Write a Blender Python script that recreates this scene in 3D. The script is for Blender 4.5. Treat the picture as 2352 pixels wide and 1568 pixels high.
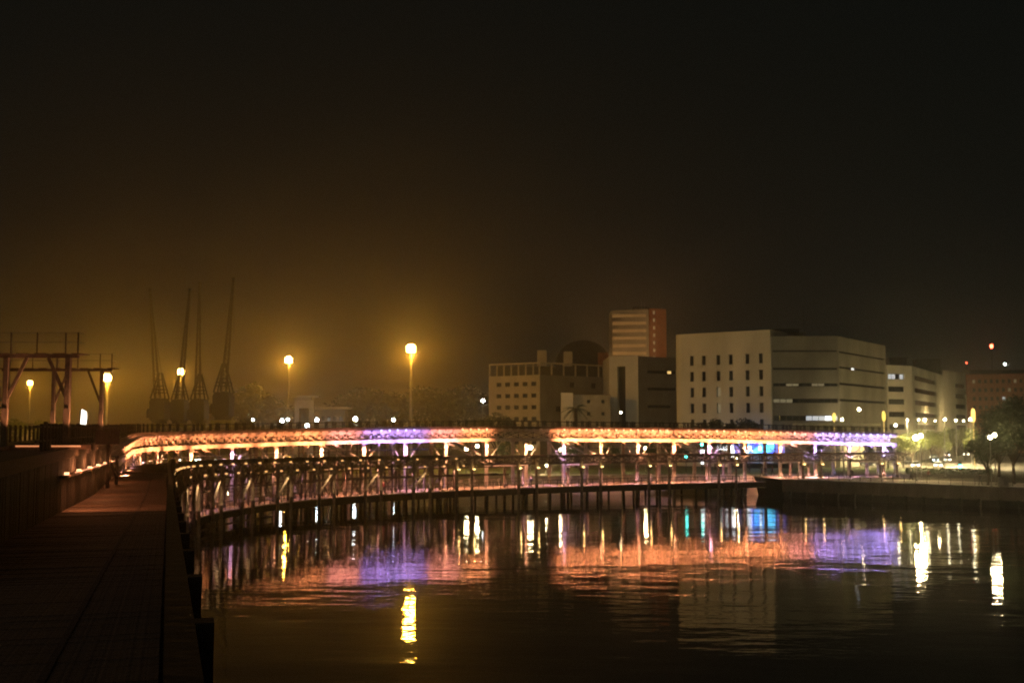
import bpy, bmesh, math, random
from mathutils import Vector, Matrix
random.seed(7)
R = math.radians
for o in list(bpy.data.objects):
    bpy.data.objects.remove(o, do_unlink=True)
SC = bpy.context.scene
COL = SC.collection

# ------------------------------------------------------------------ camera, world, exposure
F, HOR, EYE = 2613.0, 985.0, 11.4            # focal length and horizon in photo pixels (2352 wide), eye height above the water
PITCH = math.atan((HOR - 784.0) / F)
cam = bpy.data.cameras.new('camera')
cam.lens = 40.0; cam.sensor_width = 36.0; cam.clip_start = 0.1; cam.clip_end = 6000
cam.dof.use_dof = True; cam.dof.focus_distance = 9.0; cam.dof.aperture_fstop = 3.2
camo = bpy.data.objects.new('camera', cam); COL.objects.link(camo)
camo.location = (0, 0, EYE); camo.rotation_euler = (R(90) + PITCH, 0, 0)
SC.camera = camo
SC.render.dither_intensity = 2.0

w = bpy.data.worlds.new('World'); SC.world = w; w.use_nodes = True
nt = w.node_tree; nt.nodes.clear()
wo = nt.nodes.new('ShaderNodeOutputWorld'); bg = nt.nodes.new('ShaderNodeBackground')
sky = nt.nodes.new('ShaderNodeTexSky'); sky.sky_type = 'NISHITA'; sky.sun_disc = False
sky.sun_elevation = R(-5); sky.sun_rotation = R(200)
addc = nt.nodes.new('ShaderNodeMixRGB'); addc.blend_type = 'ADD'; addc.inputs[0].default_value = 1.0
mulc = nt.nodes.new('ShaderNodeMixRGB'); mulc.blend_type = 'MULTIPLY'; mulc.inputs[0].default_value = 1.0
nt.links.new(sky.outputs[0], mulc.inputs[1]); mulc.inputs[2].default_value = (0.02, 0.02, 0.02, 1)
nt.links.new(mulc.outputs[0], addc.inputs[1]); addc.inputs[2].default_value = (0.0032, 0.0040, 0.0034, 1)
nt.links.new(addc.outputs[0], bg.inputs[0]); bg.inputs[1].default_value = 1.0
nt.links.new(bg.outputs[0], wo.inputs[0])

sun = bpy.data.lights.new('facade_fill_sun', 'SUN'); sun.energy = 0.085; sun.angle = R(40); sun.color = (1.0, 0.94, 0.74)  # weak sun added as fill on the camera-facing facades
suno = bpy.data.objects.new('facade_fill_sun', sun); COL.objects.link(suno)
suno.rotation_euler = Vector((0.45, 0.75, -0.6)).to_track_quat('-Z', 'Y').to_euler()

vs = SC.view_settings
vs.view_transform = 'Standard'; vs.look = 'None'; vs.exposure = 0.0; vs.gamma = 1.0; vs.use_curve_mapping = False
cy = SC.cycles
cy.use_denoising = True
try: cy.denoiser = 'OPENIMAGEDENOISE'
except Exception: pass
cy.max_bounces = 5; cy.diffuse_bounces = 1; cy.glossy_bounces = 3; cy.transmission_bounces = 2; cy.transparent_max_bounces = 6
cy.volume_bounces = 0; cy.sample_clamp_indirect = 150.0; cy.caustics_reflective = False; cy.caustics_refractive = False
cy.use_light_tree = True; cy.use_adaptive_sampling = False

# ------------------------------------------------------------------ helpers
def ray(px, py):
    v = 784.0 - py; c, s = math.cos(PITCH), math.sin(PITCH)
    return Vector((px - 1176.0, F * c - v * s, F * s + v * c))
def W(px, py, D):
    d = ray(px, py); k = D / d.y
    return Vector((d.x * k, D, EYE + d.z * k))
def GX(px, D): return (px - 1176.0) / F * D
def GZ(py, D): return W(1176, py, D).z

class MB:
    def __init__(s): s.v = []; s.f = []
    def add(s, vs, fs):
        b = len(s.v); s.v += [tuple(q) for q in vs]; s.f += [tuple(b + i for i in f) for f in fs]; return s
    def quad(s, a, b, c, d): return s.add([a, b, c, d], [(0, 1, 2, 3)])
    def box(s, cx, cy_, cz, sx, sy, sz, rz=0.0):
        c, n = math.cos(rz), math.sin(rz); vs = []
        for z in (-.5, .5):
            for (x, y) in ((-.5, -.5), (.5, -.5), (.5, .5), (-.5, .5)):
                X, Y = x * sx, y * sy
                vs.append((cx + X * c - Y * n, cy_ + X * n + Y * c, cz + z * sz))
        return s.add(vs, [(3, 2, 1, 0), (4, 5, 6, 7), (0, 1, 5, 4), (1, 2, 6, 5), (2, 3, 7, 6), (3, 0, 4, 7)])
    def bar(s, p, q, wd, ht=None):
        p, q = Vector(p), Vector(q); ht = ht or wd; d = (q - p).normalized()
        up = Vector((0, 0, 1)) if abs(d.z) < .95 else Vector((1, 0, 0))
        sd = d.cross(up).normalized(); u2 = sd.cross(d)
        vs = []
        for e in (p, q):
            for (a, b) in ((-.5, -.5), (.5, -.5), (.5, .5), (-.5, .5)): vs.append(e + sd * a * wd + u2 * b * ht)
        return s.add(vs, [(3, 2, 1, 0), (4, 5, 6, 7), (0, 1, 5, 4), (1, 2, 6, 5), (2, 3, 7, 6), (3, 0, 4, 7)])
    def tube(s, p, q, r0, r1=None, n=8):
        p, q = Vector(p), Vector(q); r1 = r0 if r1 is None else r1; d = (q - p).normalized()
        up = Vector((0, 0, 1)) if abs(d.z) < .95 else Vector((1, 0, 0))
        sd = d.cross(up).normalized(); u2 = sd.cross(d); vs = []
        for e, r in ((p, r0), (q, r1)):
            for i in range(n):
                a = 2 * math.pi * i / n; vs.append(e + sd * math.cos(a) * r + u2 * math.sin(a) * r)
        return s.add(vs, [(i, (i + 1) % n, n + (i + 1) % n, n + i) for i in range(n)] + [tuple(range(n - 1, -1, -1)), tuple(range(n, 2 * n))])
    def lathe(s, prof, n=12, c=(0, 0, 0)):
        vs = []
        for (r, z) in prof:
            for i in range(n):
                a = 2 * math.pi * i / n; vs.append((c[0] + r * math.cos(a), c[1] + r * math.sin(a), c[2] + z))
        fs = []
        for k in range(len(prof) - 1):
            for i in range(n): fs.append((k * n + i, k * n + (i + 1) % n, (k + 1) * n + (i + 1) % n, (k + 1) * n + i))
        fs += [tuple(range(n - 1, -1, -1)), tuple(range((len(prof) - 1) * n, len(prof) * n))]
        return s.add(vs, fs)
    def ball(s, c, r, n=10, m=6, sq=1.0):
        return s.lathe([(max(1e-3, r * math.sin(math.pi * k / m)), -r * sq * math.cos(math.pi * k / m)) for k in range(m + 1)], n, c)
    def prism(s, pts, y0, y1):       # profile in x,z extruded along y
        n = len(pts); vs = [(x, y0, z) for x, z in pts] + [(x, y1, z) for x, z in pts]
        return s.add(vs, [tuple(range(n)), tuple(range(2 * n - 1, n - 1, -1))] + [(i, n + i, n + (i + 1) % n, (i + 1) % n) for i in range(n)])
    def mesh(s, name='mesh', smooth=False):
        me = bpy.data.meshes.new(name); me.from_pydata(s.v, [], s.f); me.update()
        bm = bmesh.new(); bm.from_mesh(me); bmesh.ops.recalc_face_normals(bm, faces=bm.faces); bm.to_mesh(me); bm.free()
        if smooth:
            for p in me.polygons: p.use_smooth = True
        return me

def obj(name, mesh, mat=None, parent=None, loc=(0, 0, 0), rz=0.0, rot=None, scale=None, smooth=False):
    if isinstance(mesh, MB): mesh = mesh.mesh(name, smooth)
    if mat is not None and len(mesh.materials) == 0: mesh.materials.append(mat)
    o = bpy.data.objects.new(name, mesh); COL.objects.link(o)
    o.location = loc; o.rotation_euler = rot if rot is not None else (0, 0, rz)
    if scale is not None: o.scale = scale
    if parent is not None: o.parent = parent
    return o
def tag(o, label=None, cat=None, group=None, kind=None):
    if label: o['label'] = label
    if cat: o['category'] = cat
    if group: o['group'] = group
    if kind: o['kind'] = kind
    return o
def thing(name, label, cat, loc=(0, 0, 0), rz=0.0, group=None):
    o = bpy.data.objects.new(name, None); COL.objects.link(o); o.empty_display_size = .5
    o.location = loc; o.rotation_euler = (0, 0, rz)
    return tag(o, label, cat, group)
def copy_tree(o, parent=None):
    c = o.copy(); COL.objects.link(c)
    if parent is not None: c.parent = parent
    for ch in list(o.children): copy_tree(ch, c)
    return c
def light(kind, name, parent, loc, color, power, **kw):
    l = bpy.data.lights.new(name, kind); l.color = color; l.energy = power
    for k, v in kw.items():
        if k != 'aim' and k != 'rot': setattr(l, k, v)
    o = bpy.data.objects.new(name, l); COL.objects.link(o); o.location = loc
    if 'aim' in kw: o.rotation_euler = Vector(kw['aim']).to_track_quat('-Z', 'Y').to_euler()
    if 'rot' in kw: o.rotation_euler = kw['rot']
    if parent is not None: o.parent = parent
    return o
ORD = ['first', 'second', 'third', 'fourth', 'fifth', 'sixth', 'seventh', 'eighth', 'ninth', 'tenth', 'eleventh', 'twelfth', 'thirteenth', 'fourteenth', 'fifteenth', 'sixteenth']

# ------------------------------------------------------------------ materials
def mat(name, c1, c2=None, scale=4.0, rough=.8, metal=0.0, bump=0.0, stretch=(1, 1, 1), spec=.4, detail=5.0, bscale=None):
    m = bpy.data.materials.new(name); m.use_nodes = True; t = m.node_tree; b = t.nodes['Principled BSDF']
    b.inputs['Roughness'].default_value = rough; b.inputs['Metallic'].default_value = metal; b.inputs['Specular IOR Level'].default_value = spec
    if c2 is None: c2 = tuple(x * .7 for x in c1)
    tc = t.nodes.new('ShaderNodeTexCoord'); mp = t.nodes.new('ShaderNodeMapping'); mp.inputs['Scale'].default_value = stretch
    t.links.new(tc.outputs['Object'], mp.inputs[0])
    n = t.nodes.new('ShaderNodeTexNoise'); n.inputs['Scale'].default_value = scale; n.inputs['Detail'].default_value = detail
    t.links.new(mp.outputs[0], n.inputs[0])
    rp = t.nodes.new('ShaderNodeValToRGB'); rp.color_ramp.elements[0].position = .35; rp.color_ramp.elements[1].position = .68
    rp.color_ramp.elements[0].color = (*c2, 1); rp.color_ramp.elements[1].color = (*c1, 1)
    t.links.new(n.outputs[0], rp.inputs[0]); t.links.new(rp.outputs[0], b.inputs['Base Color'])
    if bump:
        bp = t.nodes.new('ShaderNodeBump'); bp.inputs['Strength'].default_value = bump; bp.inputs['Distance'].default_value = .05
        t.links.new(n.outputs[0], bp.inputs['Height']); t.links.new(bp.outputs[0], b.inputs['Normal'])
    return m
def emit(name, col, strength, sample=True):
    m = bpy.data.materials.new(name); m.use_nodes = True; t = m.node_tree; b = t.nodes['Principled BSDF']
    b.inputs['Base Color'].default_value = (.6, .6, .6, 1); b.inputs['Emission Color'].default_value = (*col, 1); b.inputs['Emission Strength'].default_value = strength
    if not sample: m.cycles.emission_sampling = 'NONE'
    return m
def glass(name, col=(.02, .025, .03), rough=.12):
    m = bpy.data.materials.new(name); m.use_nodes = True; b = m.node_tree.nodes['Principled BSDF']
    b.inputs['Base Color'].default_value = (*col, 1); b.inputs['Roughness'].default_value = rough; b.inputs['Specular IOR Level'].default_value = .7
    return m
M = {}
M['steel'] = mat('painted_pier_steel', (.52, .50, .47), (.36, .30, .25), 1.5, .6, 0, .1)
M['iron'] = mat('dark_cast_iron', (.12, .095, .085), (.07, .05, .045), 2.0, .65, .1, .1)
M['ironlit'] = mat('cast_iron_lit_tone', (.26, .22, .19), (.16, .12, .10), 2.0, .65, .05, .1)  # paler copy of the iron, lamp light on the columns put into the colour
M['timber'] = mat('weathered_timber', (.12, .085, .06), (.05, .035, .026), 3.0, .85, 0, .5, (1, 8, 1))
M['plank'] = mat('deck_plank_timber', (.20, .125, .085), (.09, .06, .042), 3.0, .8, 0, .4, (1.2, 9, 1))
M['boards'] = mat('pale_walked_boards', (.34, .25, .20), (.22, .16, .13), 2.0, .75, 0, .3, (1, 6, 1))
M['darktimber'] = mat('dark_timber_and_rear_shade', (.034, .025, .020), (.016, .012, .010), 3.0, .85, 0, .4, (1, 1, 6))
M['concrete'] = mat('pale_concrete', (.46, .45, .41), (.33, .32, .29), .6, .9, 0, .2)
M['quay'] = mat('quay_concrete', (.24, .20, .17), (.13, .11, .095), .7, .9, 0, .3, (1, 1, .4))
M['quaydark'] = mat('shaded_quay_concrete', (.07, .06, .05), (.03, .027, .024), 1.2, .7, 0, .3)  # shade of the slots under the quay put into the colour
M['pave'] = mat('promenade_paving', (.44, .40, .35), (.31, .28, .24), .8, .85, 0, .15)
M['asphalt'] = mat('asphalt', (.075, .072, .068), (.045, .044, .042), 2.0, .75, 0, .2)
M['roadpale'] = mat('worn_pale_asphalt', (.20, .185, .165), (.12, .11, .10), .8, .75, 0, .2)
M['land'] = mat('bare_ground', (.11, .095, .07), (.06, .055, .04), .15, .95, 0, .2)
M['lawn'] = mat('lawn_grass', (.10, .12, .035), (.055, .075, .02), .7, .95, 0, .4)
M['white'] = mat('white_render', (.78, .73, .60), (.56, .52, .42), .16, .85, 0, .05, (1, 1, .35), detail=9)
M['whitebright'] = mat('white_painted_concrete', (.74, .72, .68), (.64, .62, .58), .25, .8, 0, .05)
M['greyclad'] = mat('grey_stone_cladding', (.38, .35, .27), (.24, .22, .17), .22, .8, 0, .05, (1, 1, .4), detail=9)
M['cream'] = mat('cream_render', (.56, .49, .36), (.45, .39, .28), .3, .9, 0, .05)
M['greywall'] = mat('grey_render', (.27, .255, .23), (.20, .19, .17), .3, .9, 0, .05)
M['brick'] = mat('red_brick', (.36, .13, .06), (.24, .085, .045), 1.2, .9, 0, .2)
M['roof'] = mat('dark_roof_sheet', (.055, .052, .05), (.035, .033, .03), .8, .8, 0, .1)
M['glass'] = glass('dark_window_glass')
M['frame'] = mat('dark_aluminium_frame', (.07, .07, .07), None, 3, .4, .5)
M['pole'] = mat('galvanised_pole', (.34, .33, .31), (.25, .24, .23), 2.0, .5, .4)
M['blackmetal'] = mat('black_metal', (.03, .03, .03), None, 3, .5, .4)
M['crane'] = mat('crane_green_backlit', (.024, .025, .012), (.014, .014, .008), .8, .7, .1, .1)  # near black, the backlit upper crane put into the colour
M['cranelegs'] = mat('crane_portal_lit', (.34, .32, .10), (.22, .20, .06), .8, .7, .1, .1)  # lighter than the body, flood light on the portal put into the colour
M['bark'] = mat('bark', (.09, .065, .045), (.045, .033, .024), 4, .95, 0, .8, (1, 1, .3))
M['leafd'] = mat('shaded_leaf', (.036, .050, .018), (.020, .030, .011), 1.2, .7)  # foliage out of the lamp light, darkened by colour
M['leafl'] = mat('lit_leaf', (.19, .22, .05), (.11, .14, .03), 1.0, .7)  # brightened foliage copy, lamp light put into the leaf colour
M['hedge'] = mat('hedge_leaf', (.05, .085, .025), (.03, .05, .015), 1.0, .7)
M['rubber'] = mat('tyre_rubber', (.02, .02, .02), None, 3, .9)
M['red'] = mat('red_paint', (.5, .03, .02), (.4, .02, .015), 3, .5)
E = {}
E['sodium'] = emit('sodium_flood_glow', (1, .60, .15), 70, False)
E['globe'] = emit('white_globe_glow', (1, .88, .58), 42)
E['globeS'] = emit('distant_white_lamp_glow', (.80, .95, 1.0), 70)
E['street'] = emit('street_lantern_glow', (1, .88, .55), 30)
E['knob'] = emit('peach_knob_glow', (1, .66, .40), 2.0, False)
E['knobV'] = emit('violet_knob_glow', (.62, .62, 1), 2.4, False)
E['cap'] = emit('amber_lamp_glow', (1, .66, .24), 9)
E['capS'] = emit('amber_deck_lamp_glow', (1, .50, .17), 1.5)
E['peach'] = emit('orange_led_face', (1, .42, .19), .5, False)
E['violet'] = emit('violet_led_face', (.38, .30, 1), .5, False)
E['head'] = emit('headlight_glow', (1, .93, .74), 14)
E['headC'] = emit('cool_headlight_glow', (.75, 1, .92), 14)
E['tail'] = emit('tail_light_glow', (1, .08, .03), 14, False)
E['green'] = emit('green_signal_glow', (.1, .9, .75), 16)
E['redsig'] = emit('red_signal_glow', (1, .09, .04), 22)
E['yellow'] = emit('yellow_pylon_glow', (1, .70, .10), 1.5, False)
E['ypole'] = emit('yellow_pole_glow', (1, .62, .10), .55, False)
E['amber'] = emit('amber_pylon_glow', (1, .62, .14), 2.2, False)
E['winwhite'] = emit('lit_window_cool', (.85, .92, 1), .55, False)
E['winbright'] = emit('lit_window_bright', (.88, .96, 1), 2.6, False)
E['windim'] = emit('lit_window_dim', (1, .85, .45), .12, False)
E['winwarm'] = emit('lit_window_warm', (1, .62, .2), 1.2, False)
E['sign'] = emit('white_sign_glow', (.92, .97, 1), 5.0)
E['totem'] = emit('white_totem_glow', (1, .97, .88), 4.0, False)
# the big blue screen: moving picture reads as cyan and blue blotches
def screen_mat():
    m = bpy.data.materials.new('blue_screen_picture'); m.use_nodes = True; t = m.node_tree; b = t.nodes['Principled BSDF']
    tc = t.nodes.new('ShaderNodeTexCoord'); n = t.nodes.new('ShaderNodeTexNoise'); n.inputs['Scale'].default_value = .55; n.inputs['Detail'].default_value = 3
    t.links.new(tc.outputs['Object'], n.inputs[0]); rp = t.nodes.new('ShaderNodeValToRGB')
    rp.color_ramp.elements[0].position = .42; rp.color_ramp.elements[0].color = (.03, .04, .95, 1)
    rp.color_ramp.elements[1].position = .60; rp.color_ramp.elements[1].color = (.10, .75, 1, 1)
    t.links.new(n.outputs[0], rp.inputs[0]); t.links.new(rp.outputs[0], b.inputs['Emission Color']); b.inputs['Emission Strength'].default_value = 3.6
    return m
E['screen'] = screen_mat()
E['screenV'] = emit('violet_panel_glow', (.22, .20, .95), 1.0, False)

def water_mat():
    m = bpy.data.materials.new('harbour_water'); m.use_nodes = True; t = m.node_tree; b = t.nodes['Principled BSDF']
    b.inputs['Base Color'].default_value = (.006, .0065, .005, 1); b.inputs['Roughness'].default_value = .03; b.inputs['IOR'].default_value = 1.33
    tc = t.nodes.new('ShaderNodeTexCoord'); last = None
    for (sc, amp, st, det) in ((.16, .085, (.45, 1, 1), 2.0), (.8, .0245, (.45, 1, 1), 3.0), (3.6, .0022, (.6, 1, 1), 2.0)):
        mp = t.nodes.new('ShaderNodeMapping'); mp.inputs['Scale'].default_value = st; mp.inputs['Rotation'].default_value = (0, 0, R(12 * sc + 8))
        t.links.new(tc.outputs['Object'], mp.inputs[0])
        n = t.nodes.new('ShaderNodeTexNoise'); n.inputs['Scale'].default_value = sc; n.inputs['Detail'].default_value = det
        t.links.new(mp.outputs[0], n.inputs[0])
        mu = t.nodes.new('ShaderNodeMath'); mu.operation = 'MULTIPLY'; mu.inputs[1].default_value = amp; t.links.new(n.outputs[0], mu.inputs[0])
        if last is None: last = mu
        else:
            ad = t.nodes.new('ShaderNodeMath'); ad.operation = 'ADD'; t.links.new(last.outputs[0], ad.inputs[0]); t.links.new(mu.outputs[0], ad.inputs[1]); last = ad
    pn = t.nodes.new('ShaderNodeTexNoise'); pn.inputs['Scale'].default_value = .035; pn.inputs['Detail'].default_value = 2.0; t.links.new(tc.outputs['Object'], pn.inputs[0])
    pr = t.nodes.new('ShaderNodeMapRange'); pr.inputs['From Min'].default_value = .35; pr.inputs['From Max'].default_value = .65; pr.inputs['To Min'].default_value = .55; pr.inputs['To Max'].default_value = 1.25
    t.links.new(pn.outputs[0], pr.inputs[0])
    bp = t.nodes.new('ShaderNodeBump'); bp.inputs['Strength'].default_value = 1.0; bp.inputs['Distance'].default_value = 1.0
    t.links.new(pr.outputs[0], bp.inputs['Distance'])
    t.links.new(last.outputs[0], bp.inputs['Height']); t.links.new(bp.outputs[0], b.inputs['Normal'])
    return m
M['water'] = water_mat()

# ------------------------------------------------------------------ the pier line
CTRL = [(5.75, -19.2), (2.87, -9.6), (0, 0), (-9.6, 31.9), (-19.2, 63.9), (-26.5, 88), (-31.6, 107), (-34.2, 124), (-32.4, 139), (-27, 152.2), (-18.5, 163.4), (-7.5, 172.7), (6, 181), (22, 188.5), (43, 195.5), (60, 200), (70.6, 202.6), (84, 206)]
CTRL_U = [(5.75, -19.2), (2.87, -9.6), (0, 0), (-9.6, 31.9), (-19.2, 63.9), (-28.8, 95.9), (-35.4, 118), (-39.4, 132), (-40.6, 142), (-38.5, 150.5), (-31.5, 160), (-20, 168.5), (-6, 176.5), (8, 182.6), (23, 188.7), (43, 195.5), (60, 200), (70.6, 202.6), (84, 206)]
def _cr(p0, p1, p2, p3, t):
    return tuple(.5 * ((2 * b) + (-a + c) * t + (2 * a - 5 * b + 4 * c - d) * t * t + (-a + 3 * b - 3 * c + d) * t ** 3) for a, b, c, d in zip(p0, p1, p2, p3))
class Path:
    def __init__(self, ctrl):
        P = []
        for i in range(1, len(ctrl) - 2):
            for k in range(24): P.append(_cr(ctrl[i - 1], ctrl[i], ctrl[i + 1], ctrl[i + 2], k / 24))
        P.append(ctrl[-2]); S = [0.0]
        for a, b in zip(P, P[1:]): S.append(S[-1] + math.hypot(b[0] - a[0], b[1] - a[1]))
        s0 = next(s for s, p in zip(S, P) if p[1] >= -1e-6)      # arc length measured from beside the camera
        self.P = P; self.S = [s - s0 for s in S]; self.end = self.S[-1]
    def path(self, s):
        S, P = self.S, self.P; s = max(S[0], min(self.end - 1e-4, s)); lo, hi = 0, len(S) - 1
        while hi - lo > 1:
            m = (lo + hi) // 2
            if S[m] <= s: lo = m
            else: hi = m
        t = (s - S[lo]) / (S[hi] - S[lo]); a, b = P[lo], P[hi]
        j0, j1 = max(0, lo - 4), min(len(P) - 1, hi + 4)
        return a[0] + (b[0] - a[0]) * t, a[1] + (b[1] - a[1]) * t, math.atan2(P[j1][1] - P[j0][1], P[j1][0] - P[j0][0])
    def at(self, s, l, z):
        x, y, h = self.path(s); return Vector((x - math.sin(h) * l, y + math.cos(h) * l, z))
    def head(self, s): return self.path(s)[2]
    def s_px(self, px, l=4.0, lo=100.0):
        s = lo
        while s < self.end:
            p = self.at(s, l, 9)
            if 1176 + p.x / p.y * F >= px: return s
            s += .25
        return self.end
    def sweep(self, s0, s1, l0, l1, zb, zt, step=2.0, mb=None, org=(0, 0, 0)):
        mb = mb or MB(); n = max(1, int(math.ceil((s1 - s0) / step))); vs = []; fs = []; org = Vector(org)
        for i in range(n + 1):
            s = s0 + (s1 - s0) * i / n; b = zb(s) if callable(zb) else zb; t = zt(s) if callable(zt) else zt
            vs += [self.at(s, l0, b) - org, self.at(s, l1, b) - org, self.at(s, l1, t) - org, self.at(s, l0, t) - org]
        for i in range(n):
            for k in range(4): fs.append((4 * i + k, 4 * i + (k + 1) % 4, 4 * i + 4 + (k + 1) % 4, 4 * i + 4 + k))
        fs += [(3, 2, 1, 0), (4 * n, 4 * n + 1, 4 * n + 2, 4 * n + 3)]
        return mb.add(vs, fs)
PL, PU = Path(CTRL), Path(CTRL_U)
at, head, s_px, sweep, SEND = PL.at, PL.head, PL.s_px, PL.sweep, PL.end
def lerp_table(T, s):
    for (a, b), (c, d) in zip(T, T[1:]):
        if s <= c: return b + (d - b) * max(0.0, (s - a) / (c - a))
    return T[-1][1]
def zlow(s):
    if s < 68: return EYE - 2.14 - .022 * s
    return lerp_table([(68, 7.764), (116, 7.75), (150, 7.32), (182, 7.12), (400, 7.12)], s)
def zlb(s): return zlow(s) - 1.25
ZT = []
def zup(s):
    if not ZT:
        ZT.extend([(-30, 10.57), (92, 10.57)] + [(PU.s_px(x), z) for x, z in ((400, 11.0), (540, 11.15), (700, 11.38), (870, 11.58), (1150, 11.78), (1640, 11.45))] + [(PU.end, 10.65)])
    for (a, b), (c, d) in zip(ZT, ZT[1:]):
        if s <= c: t = (s - a) / (c - a); return b + (d - b) * t
    return ZT[-1][1]
def zbot(s): return zup(s) - 2.30

# ------------------------------------------------------------------ the setting: water, land, embankment, promenade, road, lawn
SHORE = [(-690, 265), (-150, 248), (-80, 234), (-50, 218), (-30, 210), (0, 208), (25, 208), (43.5, 206), (45, 190.5), (74, 164), (110, 134), (170, 90), (300, 20), (690, -40)]
def shore_y(x):
    for (a, b), (c, d) in zip(SHORE, SHORE[1:]):
        if a <= x <= c: return b + (d - b) * (x - a) / (c - a)
    return 1e9
LAND = 3.0
tag(obj('water', MB().quad((-690, -55, 0), (690, -55, 0), (690, 300, 0), (-690, 300, 0)), M['water']), kind='structure')
g = MB()
for (a, b), (c, d) in zip(SHORE, SHORE[1:]): g.quad((a, b, LAND), (c, d, LAND), (c, 1450, LAND), (a, 1450, LAND))
tag(obj('ground', g, M['land']), kind='structure')
e = MB()
for (a, b), (c, d) in list(zip(SHORE, SHORE[1:]))[:7]: e.quad((a, b, LAND - .004), (c, d, LAND - .004), (c - 1, d - 9, -.6), (a - 1, b - 9, -.6))
tag(obj('embankment', e, M['concrete']), kind='structure')
e = MB()
for (a, b), (c, d) in list(zip(SHORE, SHORE[1:]))[:7]: e.quad((a, b, LAND + .004), (c, d, LAND + .004), (c, d + 5.5, LAND + .004), (a, b + 5.5, LAND + .004))
tag(obj('shore_path', e, M['concrete']), kind='structure')
QUAY = SHORE[8:]
def qn(i):
    (a, b), (c, d) = QUAY[i], QUAY[i + 1]; L = math.hypot(c - a, d - b); return (-(d - b) / L, (c - a) / L)
e = MB()
n0 = qn(1)
qp = [(x, y) for x, y in QUAY[:5]]
back = [(x + n0[0] * 15, y + n0[1] * 15) for x, y in qp]
for i in range(len(qp) - 1): e.quad((*qp[i], LAND + .006), (*qp[i + 1], LAND + .006), (*back[i + 1], LAND + .006), (*back[i], LAND + .006))
e.quad((45, 190.5, LAND + .006), (*back[0], LAND + .006), (60, 219, LAND + .006), (44.5, 212, LAND + .006))
tag(obj('promenade', e, M['pave']), kind='structure')
e = MB()
for poly in ([(46, 216, 0), (62, 222, 0), (92, 226, 0), (88, 246, 0), (40, 252, 0), (10, 246, 0), (8, 220, 0)],
             [(-60, 226, 0), (4, 218, 0), (6, 245, 0), (-55, 250, 0)],
             [(84, 180, 0), (122, 150, 0), (160, 150, 0), (140, 190, 0), (100, 196, 0)]):
    e.add([(x, y, LAND + .010) for x, y, z in poly], [tuple(range(len(poly)))])
tag(obj('lawn', e, M['lawn']), kind='structure')
e = MB()
e.add([(x, y, LAND + .014) for x, y in ((94, 250), (100, 228), (112, 208), (190, 175), (230, 215), (150, 290), (152, 400), (168, 620), (152, 620), (132, 400), (112, 300))], [tuple(range(11))])
e.add([(x, y, LAND + .014) for x, y in ((-300, 285), (94, 258), (96, 274), (-300, 302))], [(0, 1, 2, 3)])
tag(obj('road', e, M['roadpale']), kind='structure')
e = MB()
for k in range(10):
    x = 105 + k * 2.6; y = 270 + k * 26
    e.add([(x - .08, y, LAND + .018), (x + .08, y, LAND + .018), (x + 1.0, y + 9, LAND + .018), (x + .84, y + 9, LAND + .018)], [(0, 1, 2, 3)])
tag(obj('road_marking', e, M['whitebright']), kind='structure')

# quay wall
qw = thing('quay_wall', 'dark concrete quay wall with fender piles below the right-hand promenade', 'wall', (45, 190.5, 0))
QO = Vector((45, 190.5, 0))
pan = None; pile = None; ncount = 0
for i in range(0, 4):
    (a, b), (c, d) = QUAY[i], QUAY[i + 1]; L = math.hypot(c - a, d - b); ang = math.atan2(d - b, c - a); nn = qn(i)
    k = 0; n = int(L // 5); step = L / n
    bk = MB().box(0, .55, .55, L, .3, 4.3)
    obj('back_wall', bk, M['quaydark'], qw, Vector(((a + c) / 2, (b + d) / 2, 0)) - QO, ang)
    cp = MB().box(0, .25, 3.07, L - .02, .9, .13)
    obj('coping', cp, M['concrete'], qw, Vector(((a + c) / 2, (b + d) / 2, 0)) - QO, ang)
    pm = MB().box(0, .1, 2.02, step - .05, .5, 1.95).mesh('panel'); pm.materials.append(M['quay'])
    pl = MB().tube((0, 0, -2), (0, 0, 1.2), .22, .20, 8).box(0, 0, 1.0, .5, .5, .25).mesh('pile'); pl.materials.append(M['quaydark'])
    for k in range(n):
        t = (k + .5) * step / L; p = Vector((a + (c - a) * t, b + (d - b) * t, 0)) - QO
        obj('panel', pm, None, qw, p, ang)
        for q in (-.25, .25):
            p2 = p + Vector((math.cos(ang), math.sin(ang), 0)) * q * step; obj('fender_pile', pl, None, qw, p2, ang)
# promenade railing
rl = thing('promenade_railing', 'thin dark metal railing along the edge of the quay promenade', 'railing', (45, 190.5, LAND))
pm = MB().box(0, 0, .55, .06, .06, 1.1).mesh('post'); pm.materials.append(M['blackmetal'])
for i in range(0, 3):
    (a, b), (c, d) = QUAY[i], QUAY[i + 1]; L = math.hypot(c - a, d - b); ang = math.atan2(d - b, c - a); nn = qn(i); o_ = Vector((45, 190.5, 0))
    for k in range(int(L / 1.8)):
        t = (k + .5) * 1.8 / L; obj('post', pm, None, rl, (a + (c - a) * t + nn[0] * .4 - 45, b + (d - b) * t + nn[1] * .4 - 190.5, .13), ang)
    for z in (.25, .65, 1.1):
        obj('rail', MB().bar((a + nn[0] * .4 - 45, b + nn[1] * .4 - 190.5, z + .1), (c + nn[0] * .4 - 45, d + nn[1] * .4 - 190.5, z + .1), .035), M['blackmetal'], rl)

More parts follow.
